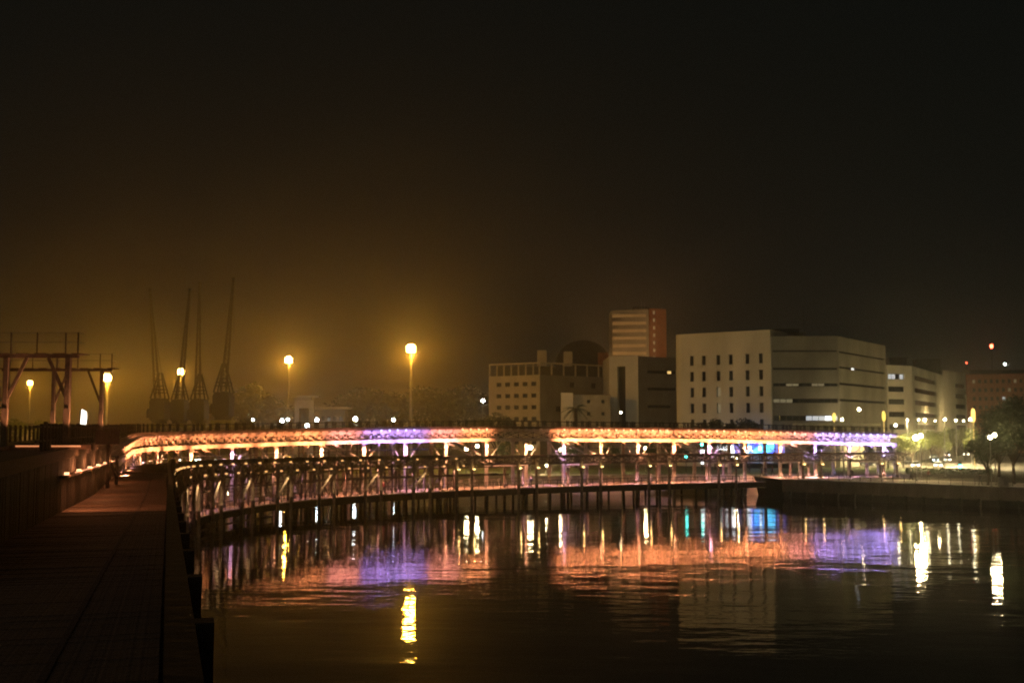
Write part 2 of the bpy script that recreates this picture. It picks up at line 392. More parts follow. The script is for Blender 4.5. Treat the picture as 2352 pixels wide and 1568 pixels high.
# ------------------------------------------------------------------ upper viaduct
UV0 = PU.at(86, 4, 0); UV0.z = 0
uv = thing('upper_viaduct', 'long curved upper rail viaduct with lattice girder glowing orange and violet', 'viaduct', UV0)
def L3(v): return Vector(v) - UV0
SG = 90.0
obj('deck', PU.sweep(22, PU.end, 4.0, 10.0, lambda s: zup(s) - .25, zup, 2, org=UV0), M['timber'], uv)
obj('soffit_reflector', PU.sweep(SG, PU.end, 4.3, 9.5, lambda s: zup(s) - .285, lambda s: zup(s) - .255, 2, org=UV0), M['steel'], uv)  # pale sheet added under the deck to brighten the water reflection
obj('deck_edge', PU.sweep(22, PU.end, 3.8, 4.0, lambda s: zup(s) - .33, lambda s: zup(s) + .05, 2, org=UV0), M['timber'], uv)
zbt = lambda s: zbot(s) + .52
obj('top_chord', PU.sweep(SG, PU.end, 4.02, 4.26, lambda s: zup(s) - .84, lambda s: zup(s) - .27, 2, org=UV0), M['steel'], uv)
obj('bottom_chord', PU.sweep(SG, PU.end, 3.92, 4.32, zbot, zbt, 2, org=UV0), M['steel'], uv)
obj('rear_top_chord', PU.sweep(SG, PU.end, 9.6, 9.85, lambda s: zup(s) - .84, lambda s: zup(s) - .27, 2, org=UV0), M['darktimber'], uv)  # rear steel coloured near black as shade behind the lattice
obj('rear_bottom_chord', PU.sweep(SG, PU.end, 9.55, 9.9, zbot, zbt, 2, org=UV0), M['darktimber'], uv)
PB = 1.35
H0 = 2.30 - .84 - .52
def xpanel(wd, ht, b, vert=True, dep=.08):
    m = MB()
    m.bar((-wd / 2, 0, 0), (wd / 2, 0, ht), dep, b).bar((-wd / 2, -.05, ht), (wd / 2, -.05, 0), dep, b)
    if vert: m.box(-wd / 2, .03, ht / 2, b * 1.25, .1, ht)
    return m
pan_m = xpanel(PB, H0 + .02, .095).mesh('lattice_panel'); pan_m.materials.append(M['steel'])
panr_m = xpanel(PB * 2, H0 + .02, .14).mesh('rear_lattice'); panr_m.materials.append(M['darktimber'])  # darkened like the rear chords so the front bracing stands out
# bracket that carries the deck edge beyond the girder, with a knob lamp at its tip
br = MB().bar((0, 0, -.42), (0, -.62, -.10), .12, .12).box(0, -.35, -.05, .14, .72, .12).box(0, -.66, -.14, .2, .12, .26)
br_m = br.mesh('bracket'); br_m.materials.append(M['steel'])
kn_m = MB().lathe([(.05, .13), (.12, .09), (.165, 0), (.12, -.11), (.03, -.15)], 8).mesh('knob_lamp', True); kn_m.materials.append(E['knob'])
knv_m = MB().lathe([(.05, .13), (.12, .09), (.165, 0), (.12, -.11), (.03, -.15)], 8).mesh('knob_lamp_violet', True); knv_m.materials.append(E['knobV'])
kno_m = MB().lathe([(.05, .13), (.12, .09), (.165, 0), (.12, -.11), (.03, -.15)], 8).mesh('knob_unlit', True); kno_m.materials.append(M['steel'])
fp = MB().box(-.14, 0, .52, .13, .13, 1.04).box(.14, 0, .50, .13, .13, 1.0).box(0, 0, .62, .30, .05, .14).box(-.14, 0, 1.07, .13, .13, .06).box(.14, 0, 1.03, .13, .13, .06)
fp_m = fp.mesh('fence_post'); fp_m.materials.append(M['darktimber'])
GAP0, GAP1 = PU.s_px(1122), PU.s_px(1272); V0, V1 = PU.s_px(868), PU.s_px(962); V2 = PU.s_px(1868)
def zone(s):
    if GAP0 <= s <= GAP1: return 'dark'
    if V0 <= s <= V1 or s >= V2: return 'violet'
    return 'peach'
rng = random.Random(3)
n = int((PU.end - SG) / PB)
for k in range(n):
    s = SG + (k + .5) * PB; h = PU.head(s); zt = zup(s)
    obj('lattice_panel', pan_m, None, uv, L3(PU.at(s, 4.14, zbt(s) - .01)), h)
    b = obj('bracket', br_m, None, uv, L3(PU.at(s, 3.98, zt - .27)), h)
    zn = zone(s); sp = rng.random()
    km = kno_m if zn == 'dark' or (zn == 'peach' and (s < PU.s_px(1030) or sp < .35)) else (knv_m if zn == 'violet' else kn_m)
    obj('knob', km, None, b, (0, -.78, -.1))
    if k % 2 == 0: obj('rear_lattice', panr_m, None, uv, L3(PU.at(s, 9.72, zbt(s) - .01)), PU.head(s))
    if k % 2 == 0:
        obj('cross_beam', MB().bar(L3(PU.at(s, 4.2, zt - .42)), L3(PU.at(s, 9.7, zt - .42)), .16, .26), M['darktimber'], uv)  # near-black colour stands for shade inside the girder
s = 46.0
while s < PU.end - .3:
    o = obj('fence_post', fp_m, None, uv, L3(PU.at(s, 4.55, zup(s))), PU.head(s) + rng.uniform(-.06, .06)); o.scale = (1, 1, rng.uniform(.93, 1.05))
    s += PB
s = 40.0
while s < PU.end - .3:
    obj('fence_post', fp_m, None, uv, L3(PU.at(s, 9.9, zup(s))), PU.head(s)); s += PB * 2
for (l, z) in ((4.55, .88), (4.55, .35), (9.9, .88)):
    obj('fence_rail', PU.sweep(44, PU.end, l - .03, l + .03, lambda s: zup(s) + z, lambda s: zup(s) + z + .07, 3, org=UV0), M['darktimber'], uv)
obj('rail_track', PU.sweep(24, PU.end, 6.1, 6.17, zup, lambda s: zup(s) + .15, 3, org=UV0), M['iron'], uv)
obj('rail_track', PU.sweep(24, PU.end, 7.6, 7.67, zup, lambda s: zup(s) + .15, 3, org=UV0), M['iron'], uv)
# trestle bents
BENT = 6.75
def leg_mesh(zb, ZB):
    m = MB(); hh = ZB - zb
    m.box(-.2, 0, zb + hh / 2, .1, .42, hh).box(.2, 0, zb + hh / 2, .1, .42, hh).box(0, 0, zb + hh / 2, .31, .10, hh)
    m.box(0, 0, zb + .35, .62, .62, .5).box(0, 0, ZB - .1, .7, .5, .2)
    return m
legm = {}
nb = int((PU.end - SG - 6) / BENT)
bents = [SG + 5 + k * BENT for k in range(nb + 1)] + [PU.end - .4]
for k, s in enumerate(bents):
    for l in (4.15, 9.7):
        p = PU.at(s, l, 0); zb = LAND if p.y > shore_y(p.x) + .5 else -1.5
        obj('leg', leg_mesh(zb, zbot(s)), M['steel'], uv, L3((p.x, p.y, 0)), PU.head(s))
    obj('cross_brace', MB().bar(L3(PU.at(s, 4.2, 6.75)), L3(PU.at(s, 9.7, 6.75)), .2, .3), M['steel'], uv)
    if k % 2 == 0 and k + 1 < len(bents):
        s2 = bents[k + 1]
        obj('tie_beam', MB().bar(L3(PU.at(s, 4.12, 5.62)), L3(PU.at(s2, 4.12, 5.62)), .14, .28), M['steel'], uv)
    if k + 1 < len(bents):
        s2 = bents[k + 1]
        if k % 3 == 0:
            obj('diagonal_brace', MB().bar(L3(PU.at(s, 4.05, zbot(s))), L3(PU.at(s2 - .3, 4.05, 6.0)), .16, .26), M['steel'], uv)
            obj('diagonal_brace', MB().bar(L3(PU.at(s + 1.9, 4.05, zbot(s + 1.9))), L3(PU.at(s2 + 1.3, 4.05, 6.0)), .16, .26), M['steel'], uv)
        else:
            obj('diagonal_brace', MB().bar(L3(PU.at(s + .2, 4.15, 6.2)), L3(PU.at(s + 2.6, 4.15, zbot(s + 2.6))), .09, .12), M['steel'], uv)
            obj('diagonal_brace', MB().bar(L3(PU.at(s2 - .2, 4.15, 6.2)), L3(PU.at(s2 - 2.6, 4.15, zbot(s2 - 2.6))), .09, .12), M['steel'], uv)
s = SG + 3.0
while s < PU.s_px(960):
    p = PU.at(s, 4.1, 0); q = PU.at(s, 7.0, 0)
    obj('trestle_post', MB().box(0, 0, (zbot(s) - 1.5) / 2, .17, .2, zbot(s) + 1.5), M['steel'], uv, L3((p.x, p.y, 0)), PU.head(s))
    obj('trestle_post', MB().box(0, 0, (zbot(s) - 1.5) / 2, .17, .2, zbot(s) + 1.5), M['iron'], uv, L3((q.x, q.y, 0)), PU.head(s))
    s += 2.25
# led floodlight bars under the outer edge, washing the girder from below
PEACH, VIOLET = (1.0, .30, .11), (.34, .25, 1.0)
LBAR = 5.4
lrng = random.Random(4)
s = SG + 3.2
GP = 640.0
while s < PU.end:
    zn = zone(s)
    if zn != 'dark' and zone(min(PU.end, s + LBAR * .3)) != 'dark':
        h = PU.head(s); L = LBAR - .5 if s + LBAR / 2 < PU.end else 2.5
        bm_ = MB().box(0, 0, 0, L, .16, .10).bar((-L * .35, 0, 0), (-L * .35, 1.15, 1.1), .05).bar((L * .35, 0, 0), (L * .35, 1.15, 1.1), .05)
        mixc = PEACH if zn == 'peach' else VIOLET
        if zone(min(PU.end, s + LBAR)) != zn or zone(s - LBAR) != zn:
            if 'violet' in (zn, zone(min(PU.end, s + LBAR)), zone(s - LBAR)) and s < PU.end - 12: mixc = (.92, .29, .24) if zn == "peach" else (.44, .26, .92)
        lb = obj('light_bar', bm_, M['blackmetal'], uv, L3(PU.at(s, 2.85, zbot(s) - 1.05)), h)
        obj('led_strip', MB().box(0, .02, .06, L - .1, .08, .02), E['violet'] if zn == 'violet' else E['peach'], lb)
        light('AREA', 'girder_wash', lb, (0, .04, .10), mixc, GP * lrng.uniform(.72, 1.22) * (1.0 if s > V1 + 4 else .65) * L / 4.9,
              shape='RECTANGLE', size=L, size_y=.12, spread=R(78), rot=(Vector((0, .50, .87)).to_track_quat('-Z', 'Y').to_euler()))
    s += LBAR
# lamps on the girder shining down the legs
DP = 420.0
lampm = MB().box(0, 0, 0, .3, .22, .16).mesh('leg_lamp'); lampm.materials.append(M['blackmetal'])
for k, s in enumerate(bents[:-1]):
    zn = zone(s); c = {'dark': (1.0, .40, .2), 'peach': (1.0, .40, .2), 'violet': (.45, .36, 1.0)}[zn]
    if k % 4 == 2: c = (.8, .42, .75)
    lp = obj('leg_lamp', lampm, None, uv, L3(PU.at(s, 3.2, zbot(s) - .15)), PU.head(s))
    light('SPOT', 'leg_wash', lp, (0, 0, -.1), c, DP * (16 if s > V1 else 12), spot_size=R(135), spot_blend=.8, shadow_soft_size=.15, rot=Vector((0, .22, -1)).to_track_quat('-Z', 'Y').to_euler())

# ------------------------------------------------------------------ lower pier: lattice girder on cast iron columns
LP0 = at(100, 0, 0); LP0.z = 0
lp = thing('lower_pier', 'dark lower pier deck with cross-braced lattice edge on cast iron columns', 'pier', LP0)
def L4(v): return Vector(v) - LP0
SL = 100.0
SF = s_px(1015, 0.0)
obj('top_chord', sweep(SL, SEND, -.02, .2, lambda s: zlow(s) - .22, lambda s: zlow(s), 2, org=LP0), M['iron'], lp)
obj('bottom_chord', sweep(SL, SEND, -.02, .2, zlb, lambda s: zlb(s) + .16, 2, org=LP0), M['iron'], lp)
obj('inner_top_chord', sweep(SL, SEND, 3.5, 3.7, lambda s: zlow(s) - .22, lambda s: zlow(s), 2, org=LP0), M['iron'], lp)
obj('inner_bottom_chord', sweep(SL, SEND, 3.5, 3.7, zlb, lambda s: zlb(s) + .16, 2, org=LP0), M['iron'], lp)
lm_ = xpanel(PB, 1.25 - .22 - .16 + .02, .10).mesh('lattice_panel'); lm_.materials.append(M['iron'])
lm2 = xpanel(PB * 2, 1.25 - .22 - .16 + .02, .10).mesh('inner_lattice'); lm2.materials.append(M['iron'])
slm = MB().box(0, 1.75, 0, .22, 3.9, .16).mesh('sleeper'); slm.materials.append(M['timber'])
n = int((SEND - SL) / PB)
for k in range(n):
    s = SL + (k + .5) * PB
    obj('lattice_panel', lm_, None, lp, L4(at(s, .09, zlb(s) + .15)), head(s))
    if k % 2 == 0: obj('inner_lattice', lm2, None, lp, L4(at(s, 3.6, zlb(s) + .15)), head(s))
    obj('sleeper', slm, None, lp, L4(at(s, 0, zlow(s) + .085)), head(s))
obj('deck_floor', sweep(112, SF, .25, 3.45, lambda s: zlow(s) - .12, lambda s: zlow(s) - .02, 2, org=LP0), M['plank'], lp)
# parapet of upright boards on the left half
bdm = MB().box(0, 0, .18, .42, .05, .40).mesh('parapet_board'); bdm.materials.append(M['darktimber'])
s = 108.0
while s < SF:
    obj('parapet_board', bdm, None, lp, L4(at(s, -.04, zlow(s) - .05)), head(s)); s += .5
obj('parapet_cap', sweep(106, SF, -.12, .06, lambda s: zlow(s) + .33, lambda s: zlow(s) + .40, 2, org=LP0), M['darktimber'], lp)
# columns: pairs, a bell capital on each with an amber lamp at its foot
def col_mesh(zb, dz):
    m = MB(); return m.lathe([(.30, zb), (.30, zb + .5), (.24, zb + .6), (.23, 2.6), (.28, 2.65), (.28, 2.85), (.22, 2.9), (.20, 5.0 + dz), (.26, 5.05 + dz), (.26, 5.32 + dz)], 10)
colm = {}
capm = MB().lathe([(.62, 5.3), (.64, 5.36), (.50, 5.46), (.34, 5.7), (.22, 6.05), (.16, 6.5), (.12, 6.75)], 10).mesh('capital', True); capm.materials.append(M['ironlit'])
clm = MB().lathe([(.10, 0), (.20, .03), (.20, .09), (.02, .10)], 8).mesh('capital_lamp'); clm.materials.append(E['cap'])
pairs = []
s = 106.0
while s < SEND:
    pairs.append(s); s += 13.4
xs_pair = [1184, 1225, 1327, 1369, 1640, 1681, 1834, 1875, 1480, 1526, 2010, 2046, 1040, 1075]
spots = sorted(set([round(s_px(x, 0.1), 2) for x in xs_pair]))
left = []
s = 105.5
while s < spots[0] - 5: left += [s, s + 3.0]; s += 9.0
for j, s in enumerate(left + spots):
    p = at(s, -.80, 0); zb = LAND if p.y > shore_y(p.x) + .3 else -1.5
    dz = zlow(s) - 7.15
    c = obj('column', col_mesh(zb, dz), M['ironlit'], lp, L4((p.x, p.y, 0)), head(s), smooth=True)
    cp = obj('capital', capm, None, c, (0, 0, dz))
    if s in spots:
        lamp = obj('capital_lamp', clm, None, c, (0, -.62, 5.36 + dz))
        light('POINT', 'capital_light', lamp, (0, -.15, .32), (1, .60, .18), 26, shadow_soft_size=.08)
    p2 = at(s, 3.6, 0); zb2 = LAND if p2.y > shore_y(p2.x) + .3 else -1.5
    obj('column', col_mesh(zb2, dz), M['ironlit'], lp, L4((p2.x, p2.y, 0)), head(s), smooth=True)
for s in left[::2]:
    obj('raking_brace', MB().bar(L4(at(s, -.85, 3.0)), L4(at(s + 2.9, -.85, zlb(s) - .25)), .16, .2), M['steel'], lp)
    lmp = obj('column_fill_lamp', lampm, None, lp, L4(at(s + 1.4, -1.5, zlb(s) - .1)), head(s))  # fixture added to brighten the left columns and braces
    light('SPOT', 'column_wash', lmp, (0, 0, -.1), (1, .60, .26), 420, spot_size=R(100), spot_blend=.6, shadow_soft_size=.1, rot=Vector((.1, .28, -1)).to_track_quat('-Z', 'Y').to_euler())
    obj('raking_brace', MB().bar(L4(at(s + 1.6, .3, 1.2)), L4(at(s + 2.9, .3, 2.6)), .14, .16), M['steel'], lp)
for (l, z0) in ((.12, 4.3), (3.6, 4.3), (3.6, 5.4)):
    obj('tie_rail', sweep(103, SF + 12, l - .07, l + .07, z0, z0 + .18, 2, org=LP0), M['iron'], lp)
s = 103.5; k = 0
while s < SF + 6:
    for l in (1.9, 3.65):
        p = at(s, l, 0); obj('inner_post', MB().box(0, 0, 2.2, .2, .2, zlb(s) + 1.5 + 1.4), M['iron'], lp, L4((p.x, p.y, 0)), head(s))
    obj('inner_brace', MB().bar(L4(at(s, 3.65, 2.6)), L4(at(s + 2.4, 3.65, zlb(s))), .1, .14), M['iron'], lp)
    if k % 2: obj('inner_brace', MB().bar(L4(at(s + 2.4, 1.9, 2.6)), L4(at(s, 1.9, zlb(s))), .1, .14), M['iron'], lp)
    s += 2.6 + (.5 if k % 3 == 0 else 0); k += 1
# two rows of small amber lamps on the left half
dl = MB().lathe([(.02, -.12), (.15, -.10), (.19, 0), (.12, .05), (.02, .06)], 8).mesh('deck_lamp', True); dl.materials.append(E['capS'])
arm = MB().bar((0, 0, 0), (0, .3, .12), .05).box(0, .3, .1, .1, .06, .3).mesh('lamp_arm'); arm.materials.append(M['blackmetal'])
bell = MB().lathe([(.36, 0), (.30, .1), (.17, .35), (.10, .7), (.09, .95)], 8).mesh('bell_bracket', True); bell.materials.append(M['ironlit'])
s = 101.5; k = 0
while s < SF + 4:
    a = obj('lamp_arm', arm, None, lp, L4(at(s, -.32, zlow(s) - .12)), head(s)); obj('deck_lamp', dl, None, a, (0, 0, 0))
    s2 = s + 1.2
    a = obj('bell_bracket', bell, None, lp, L4(at(s2, -.16, zlb(s2) + .05)), head(s2)); obj('deck_lamp', dl, None, a, (0, -.34, 0))
    s += 3.5; k += 1

# ------------------------------------------------------------------ boardwalk at the water
BW0 = at(105, 0, 0); BW0.z = 0
bw = thing('boardwalk', 'low timber boardwalk with post railing just above the water under the pier', 'boardwalk', BW0)
def L5(v): return Vector(v) - BW0
SBE = s_px(1745, .5)
ZW = lambda s: 1.85 + .6 * max(0, min(1, (s - 120) / 120))
SWD = 138.0
obj('deck', sweep(100, SWD, -.55, 3.6, lambda s: ZW(s) - .12, ZW, 2, org=BW0), M['boards'], bw)
obj('deck', sweep(SWD, SBE, -.55, 9.2, lambda s: ZW(s) - .12, ZW, 2, org=BW0), M['boards'], bw)
li = lambda s: 3.5 if s < SWD else 9.05
obj('edge_beam', sweep(100, SBE, -.70, -.55, lambda s: ZW(s) - (.8 if s < 150 else .95), lambda s: ZW(s) - .1, 2, org=BW0), M['darktimber'], bw)
obj('edge_beam', sweep(100, SBE, 3.3, 3.5, lambda s: ZW(s) - .8, lambda s: ZW(s) - .125, 2, org=BW0), M['darktimber'], bw)
obj('kerb', sweep(100, SBE, -.66, -.40, lambda s: ZW(s) + .003, lambda s: ZW(s) + .10, 2, org=BW0), M['steel'], bw)
obj('waling', sweep(100, 150, -.62, -.48, .35, .55, 2, org=BW0), M['timber'], bw)
pm = MB().box(0, 0, .55, .07, .07, 1.1).mesh('railing_post'); pm.materials.append(M['blackmetal'])
pm2 = MB().box(0, 0, .55, .09, .09, 1.1).bar((.05, 0, .05), (1.2, 0, 1.0), .06).mesh('inner_railing_post'); pm2.materials.append(M['steel'])
s = 101.0
while s < SBE:
    obj('railing_post', pm, None, bw, L5(at(s, -.58, ZW(s))), head(s)); obj('inner_railing_post', pm2, None, bw, L5(at(s, li(s), ZW(s))), head(s)); s += 1.3
for (sa, sb, l, z, mm) in ((100, SBE, -.58, 1.08, 'blackmetal'), (100, SBE, -.58, .6, 'blackmetal'), (100, SWD, 3.5, 1.08, 'timber'), (100, SWD, 3.5, .55, 'timber'), (SWD, SBE, 9.05, 1.08, 'timber'), (SWD, SBE, 9.05, .55, 'timber')):
    obj('handrail', sweep(sa, sb, l - .03, l + .03, lambda s: ZW(s) + z, lambda s: ZW(s) + z + .06, 3, org=BW0), M[mm], bw)
plm = MB().tube((0, 0, -2), (0, 0, 1.8), .2, .19, 8).mesh('pile'); plm.materials.append(M['darktimber'])
s = 104.0
while s < SBE:
    for l in (-.35, 3.2) if s < SWD else (-.35, 3.2, 8.6): obj('pile', plm, None, bw, L5(at(s, l, 0)), head(s))
    s += 6.7
s = 106.0; k = 0
while s < SEND - 1:
    b = obj('downlight', lampm, None, lp, L4(at(s, 1.6, zlb(s) - .15)), head(s))
    light('SPOT', 'boardwalk_wash', b, (0, 0, -.1), [(1, .42, .25), (1, .45, .3), (.95, .45, .6)][k % 3], (2600 if s < SBE else 4500) if s > 160 else 900, spot_size=R(120), spot_blend=.7, shadow_soft_size=.1, rot=(0, 0, 0))
    s += 6.7; k += 1

# ------------------------------------------------------------------ foreground ramp
rp0 = at(0, 0, 0); rp0.z = 0
rp = thing('timber_ramp', 'dark plank walkway sloping away at the left edge of the water', 'walkway', rp0)
PLW = .22
pms = []
for v in range(4):
    m = MB().box(0, 2.03, -.03 + .003 * v, PLW - .012 - .003 * (v % 2), 3.98 - .004 * v, .06).mesh('plank'); m.materials.append(M['plank']); pms.append(m)
s = 6.0; k = 0
while s < 52:
    o = obj('plank', pms[rng.randrange(4)], None, rp, at(s, 0, zlow(s) + rng.uniform(-.004, .004)) - rp0, head(s)); o.rotation_euler = (rng.uniform(-.0015, .0015), .022, head(s)); s += PLW
obj('deck', sweep(-12, 6 - PLW / 2, .04, 3.9, lambda s: zlow(s) - .1, zlow, 3), M['plank'], rp)
obj('deck', sweep(52 - PLW / 2 + .1, 112, .04, 3.9, lambda s: zlow(s) - .1, zlow, 3), M['plank'], rp)
obj('joist', sweep(6, 52, .3, 3.6, lambda s: zlow(s) - .5, lambda s: zlow(s) - .08, 3), M['darktimber'], rp)
obj('cable_cover', sweep(4, 90, 1.07, 1.15, lambda s: zlow(s) + .006, lambda s: zlow(s) + .02, 3), M['timber'], rp)
obj('parapet_cap', sweep(-10, 108, -.20, 0, lambda s: zlow(s) + .92, lambda s: zlow(s) + 1.0, 3), M['darktimber'], rp)
bdm2 = MB().box(0, 0, .40, .46, .05, 1.5).mesh('parapet_board'); bdm2.materials.append(M['darktimber'])
s = 4.0
while s < 108:
    obj('parapet_board', bdm2, None, rp, at(s, -.10, zlow(s) - .25), head(s)); s += .5
pst = MB().box(0, .02, .1, .22, .26, 1.8).box(0, -.16, -.5, .26, .22, .2).mesh('parapet_post'); pst.materials.append(M['darktimber'])
obj('outer_ledge', sweep(-10, 108, -.46, -.12, lambda s: zlow(s) - .42, lambda s: zlow(s) - .06, 3), M['darktimber'], rp)
s = 5.2
while s < 108:
    obj('parapet_post', pst, None, rp, at(s, -.22, zlow(s)), head(s)); s += 3.1
obj('edge_girder', sweep(-12, 108, -.05, .28, lambda s: zlow(s) - 1.15, lambda s: zlow(s) - .12, 3), M['darktimber'], rp)
s = 8.0
while s < 100:
    for l in (.1, 3.6): obj('pile', MB().tube((0, 0, -2), (0, 0, zlow(s) - .5), .26, .22, 8), M['darktimber'], rp, at(s, l, 0))
    s += 9.0
# slatted wall between the ramp and the upper deck
sw = thing('slatted_wall', 'near-black slatted timber wall between the ramp and the upper deck', 'wall', at(22, 3.95, 0))
SW0 = Vector(sw.location)
slt = MB().box(0, 0, .5, .235, .05, 1.0).mesh('slat'); slt.materials.append(M['darktimber'])
s = 20.0
while s < 88:
    zb = zlow(s) + .01; zt = zup(s) - .30; o = obj('slat', slt, None, sw, at(s, 3.93 + rng.uniform(-.01, .01), zb) - SW0, head(s)); o.scale = (1, 1, zt - zb); s += .245
obj('backing', sweep(20, 88, 3.98, 4.03, lambda s: zlow(s) + .01, lambda s: zup(s) - .36, 3, org=SW0), M['darktimber'], sw)
zl = lambda s: 9.66 - .66 * (s - 46) / 48
obj('ledge', sweep(46, 94, 3.62, 3.90, lambda s: zl(s) - .09, zl, 3, org=SW0), M['plank'], sw)
obj('ledge_lit_edge', sweep(50, 93, 3.60, 3.64, lambda s: zl(s) + .004, lambda s: zl(s) + .05, 3, org=SW0), emit('ledge_strip_glow', (1, .40, .20), .9, False), sw)  # glowing edge in place of lamp light falling on the ledge
bhm = MB().box(0, 0, .05, .22, .16, .10).mesh('bulkhead_lamp'); bhm.materials.append(emit('ledge_lamp_glow', (1, .50, .24), 2.6, False))
for s in (47, 53, 60, 67, 75, 83):
    b = obj('bulkhead_lamp', bhm, None, sw, at(s, 3.72, zl(s)) - SW0, head(s))
    if s > 50: light('POINT', 'ledge_light', b, (0, -.3, .2), (1, .31, .11), 100, shadow_soft_size=.1)
    else: light('SPOT', 'ledge_light', b, (0, -.25, .22), (1, .33, .13), 480, spot_size=R(150), spot_blend=1.0, shadow_soft_size=.3, rot=Vector((.78, -.42, -.5)).to_track_quat('-Z', 'Y').to_euler())
# propped frame standing at the ramp's far left
fr = thing('propped_timber_frame', 'dark timber frame with diagonal prop beside the lit ledge of the ramp', 'frame', at(80, 3.2, zlow(80)), head(80))
for (x, y, h) in ((-5, .35, 3.4), (0, 0, 1.9)): obj('post', MB().box(x, y, h / 2, .22, .22, h), M['darktimber'], fr)
obj('prop', MB().bar((-5, .35, 1.9), (0, 0, .5), .16), M['darktimber'], fr)
obj('rail', MB().bar((-5, .35, 1.95), (0, 0, 1.85), .12), M['darktimber'], fr)

# ------------------------------------------------------------------ gantries on the upper deck
def gantry(label, D, pxl, pxr, zbeam, over, lamp=False):
    xl, xr = GX(pxl, D), GX(pxr, D); zf = 10.6; wd = xr - xl; h = zbeam - zf
    g = thing('signal_gantry', label, 'gantry', (xl, D, zf), 0, 'timber gantries on the upper deck')
    for x in (0, wd):
        p = obj('post', MB().box(x, 0, h * .5, .20, .22, h).box(x + .02, -.12, h * .22, .24, .06, h * .44), M['timber'], g)
    obj('beam', MB().box((wd + over - 3.2) / 2, 0, h + .07, wd + over + 3.2, .2, .14), M['timber'], g)
    nb_ = 9
    for k in range(nb_):
        x = -3.2 + (wd + 3.2 + over) * k / (nb_ - 1); obj('walkway_board', MB().box(x, .2, h + .165, .5, .8, .045), M['timber'], g)
    for (x0, x1) in ((0, .85), (wd, wd - .85)):
        obj('knee_brace', MB().bar((x0, 0, h * .52), (x1, 0, h), .09, .13), M['timber'], g)
    for x in (0.0 - 1.3, 0.2, wd * .5, wd - .1, wd + over):
        obj('railing_post', MB().box(x, -.1, h + .62, .05, .05, .9), M['iron'], g)
    for z in (.75, 1.15):
        obj('railing', MB().bar((-3.2, -.1, h + z - .1), (wd + over, -.1, h + z - .1), .035), M['pole'], g)
        obj('railing', MB().bar((wd + over, -.1, h + z - .1), (wd + over, .55, h + z - .1), .05), M['pole'], g)
    fx = obj('uplight', MB().box(wd + 1.1, -.5, .12, .3, .2, .2), M['blackmetal'], g)
    light('SPOT', 'post_uplight', fx, (wd + 1.1, -.45, .28), (1, .40, .17), 1000, spot_size=R(70), spot_blend=.6, shadow_soft_size=.08, rot=Vector((-.42, .2, 1)).to_track_quat('-Z', 'Y').to_euler())
    fx = obj('uplight', MB().box(1.1, -.5, .12, .3, .2, .2), M['blackmetal'], g)
    light('SPOT', 'post_uplight', fx, (1.1, -.45, .28), (1, .40, .17), 950, spot_size=R(70), spot_blend=.6, shadow_soft_size=.08, rot=Vector((-.42, .2, 1)).to_track_quat('-Z', 'Y').to_euler())
    return g
gantry('nearest timber gantry with railed catwalk at the left edge', 48, 14, 156, 14.4, .42)
gantry('second, farther timber gantry with railed catwalk beside the sodium lamp', 70, 124, 234, 14.95, .62)
# kerb at the gantry foot, its glowing strip standing in for light on it
kb = thing('deck_kerb', 'low orange-lit timber kerb at the foot of the nearest gantry', 'kerb', (GX(45, 46), 46, 10.62))
obj('kerb_beam', MB().box(1.35, 0, .06, 3.3, .25, .16), M['plank'], kb)
fx = obj('kerb_glow_strip', MB().box(1.35, -.28, .10, 2.6, .06, .06), emit('kerb_strip_glow', (1, .33, .12), .75), kb)
bx_ = thing('timber_hut', 'low dark timber equipment hut on the upper deck behind the gantries', 'hut', (GX(250, 60), 60, 10.6), R(16))
for k in range(4): obj('wall_board', MB().box(-.45 + .3 * k, 0, .35, .28, .05, .70), M['darktimber'], bx_)
obj('body', MB().box(0, .5, .33, 1.15, .9, .66), M['darktimber'], bx_); obj('lid', MB().box(0, .45, .72, 1.3, 1.1, .07), M['darktimber'], bx_)

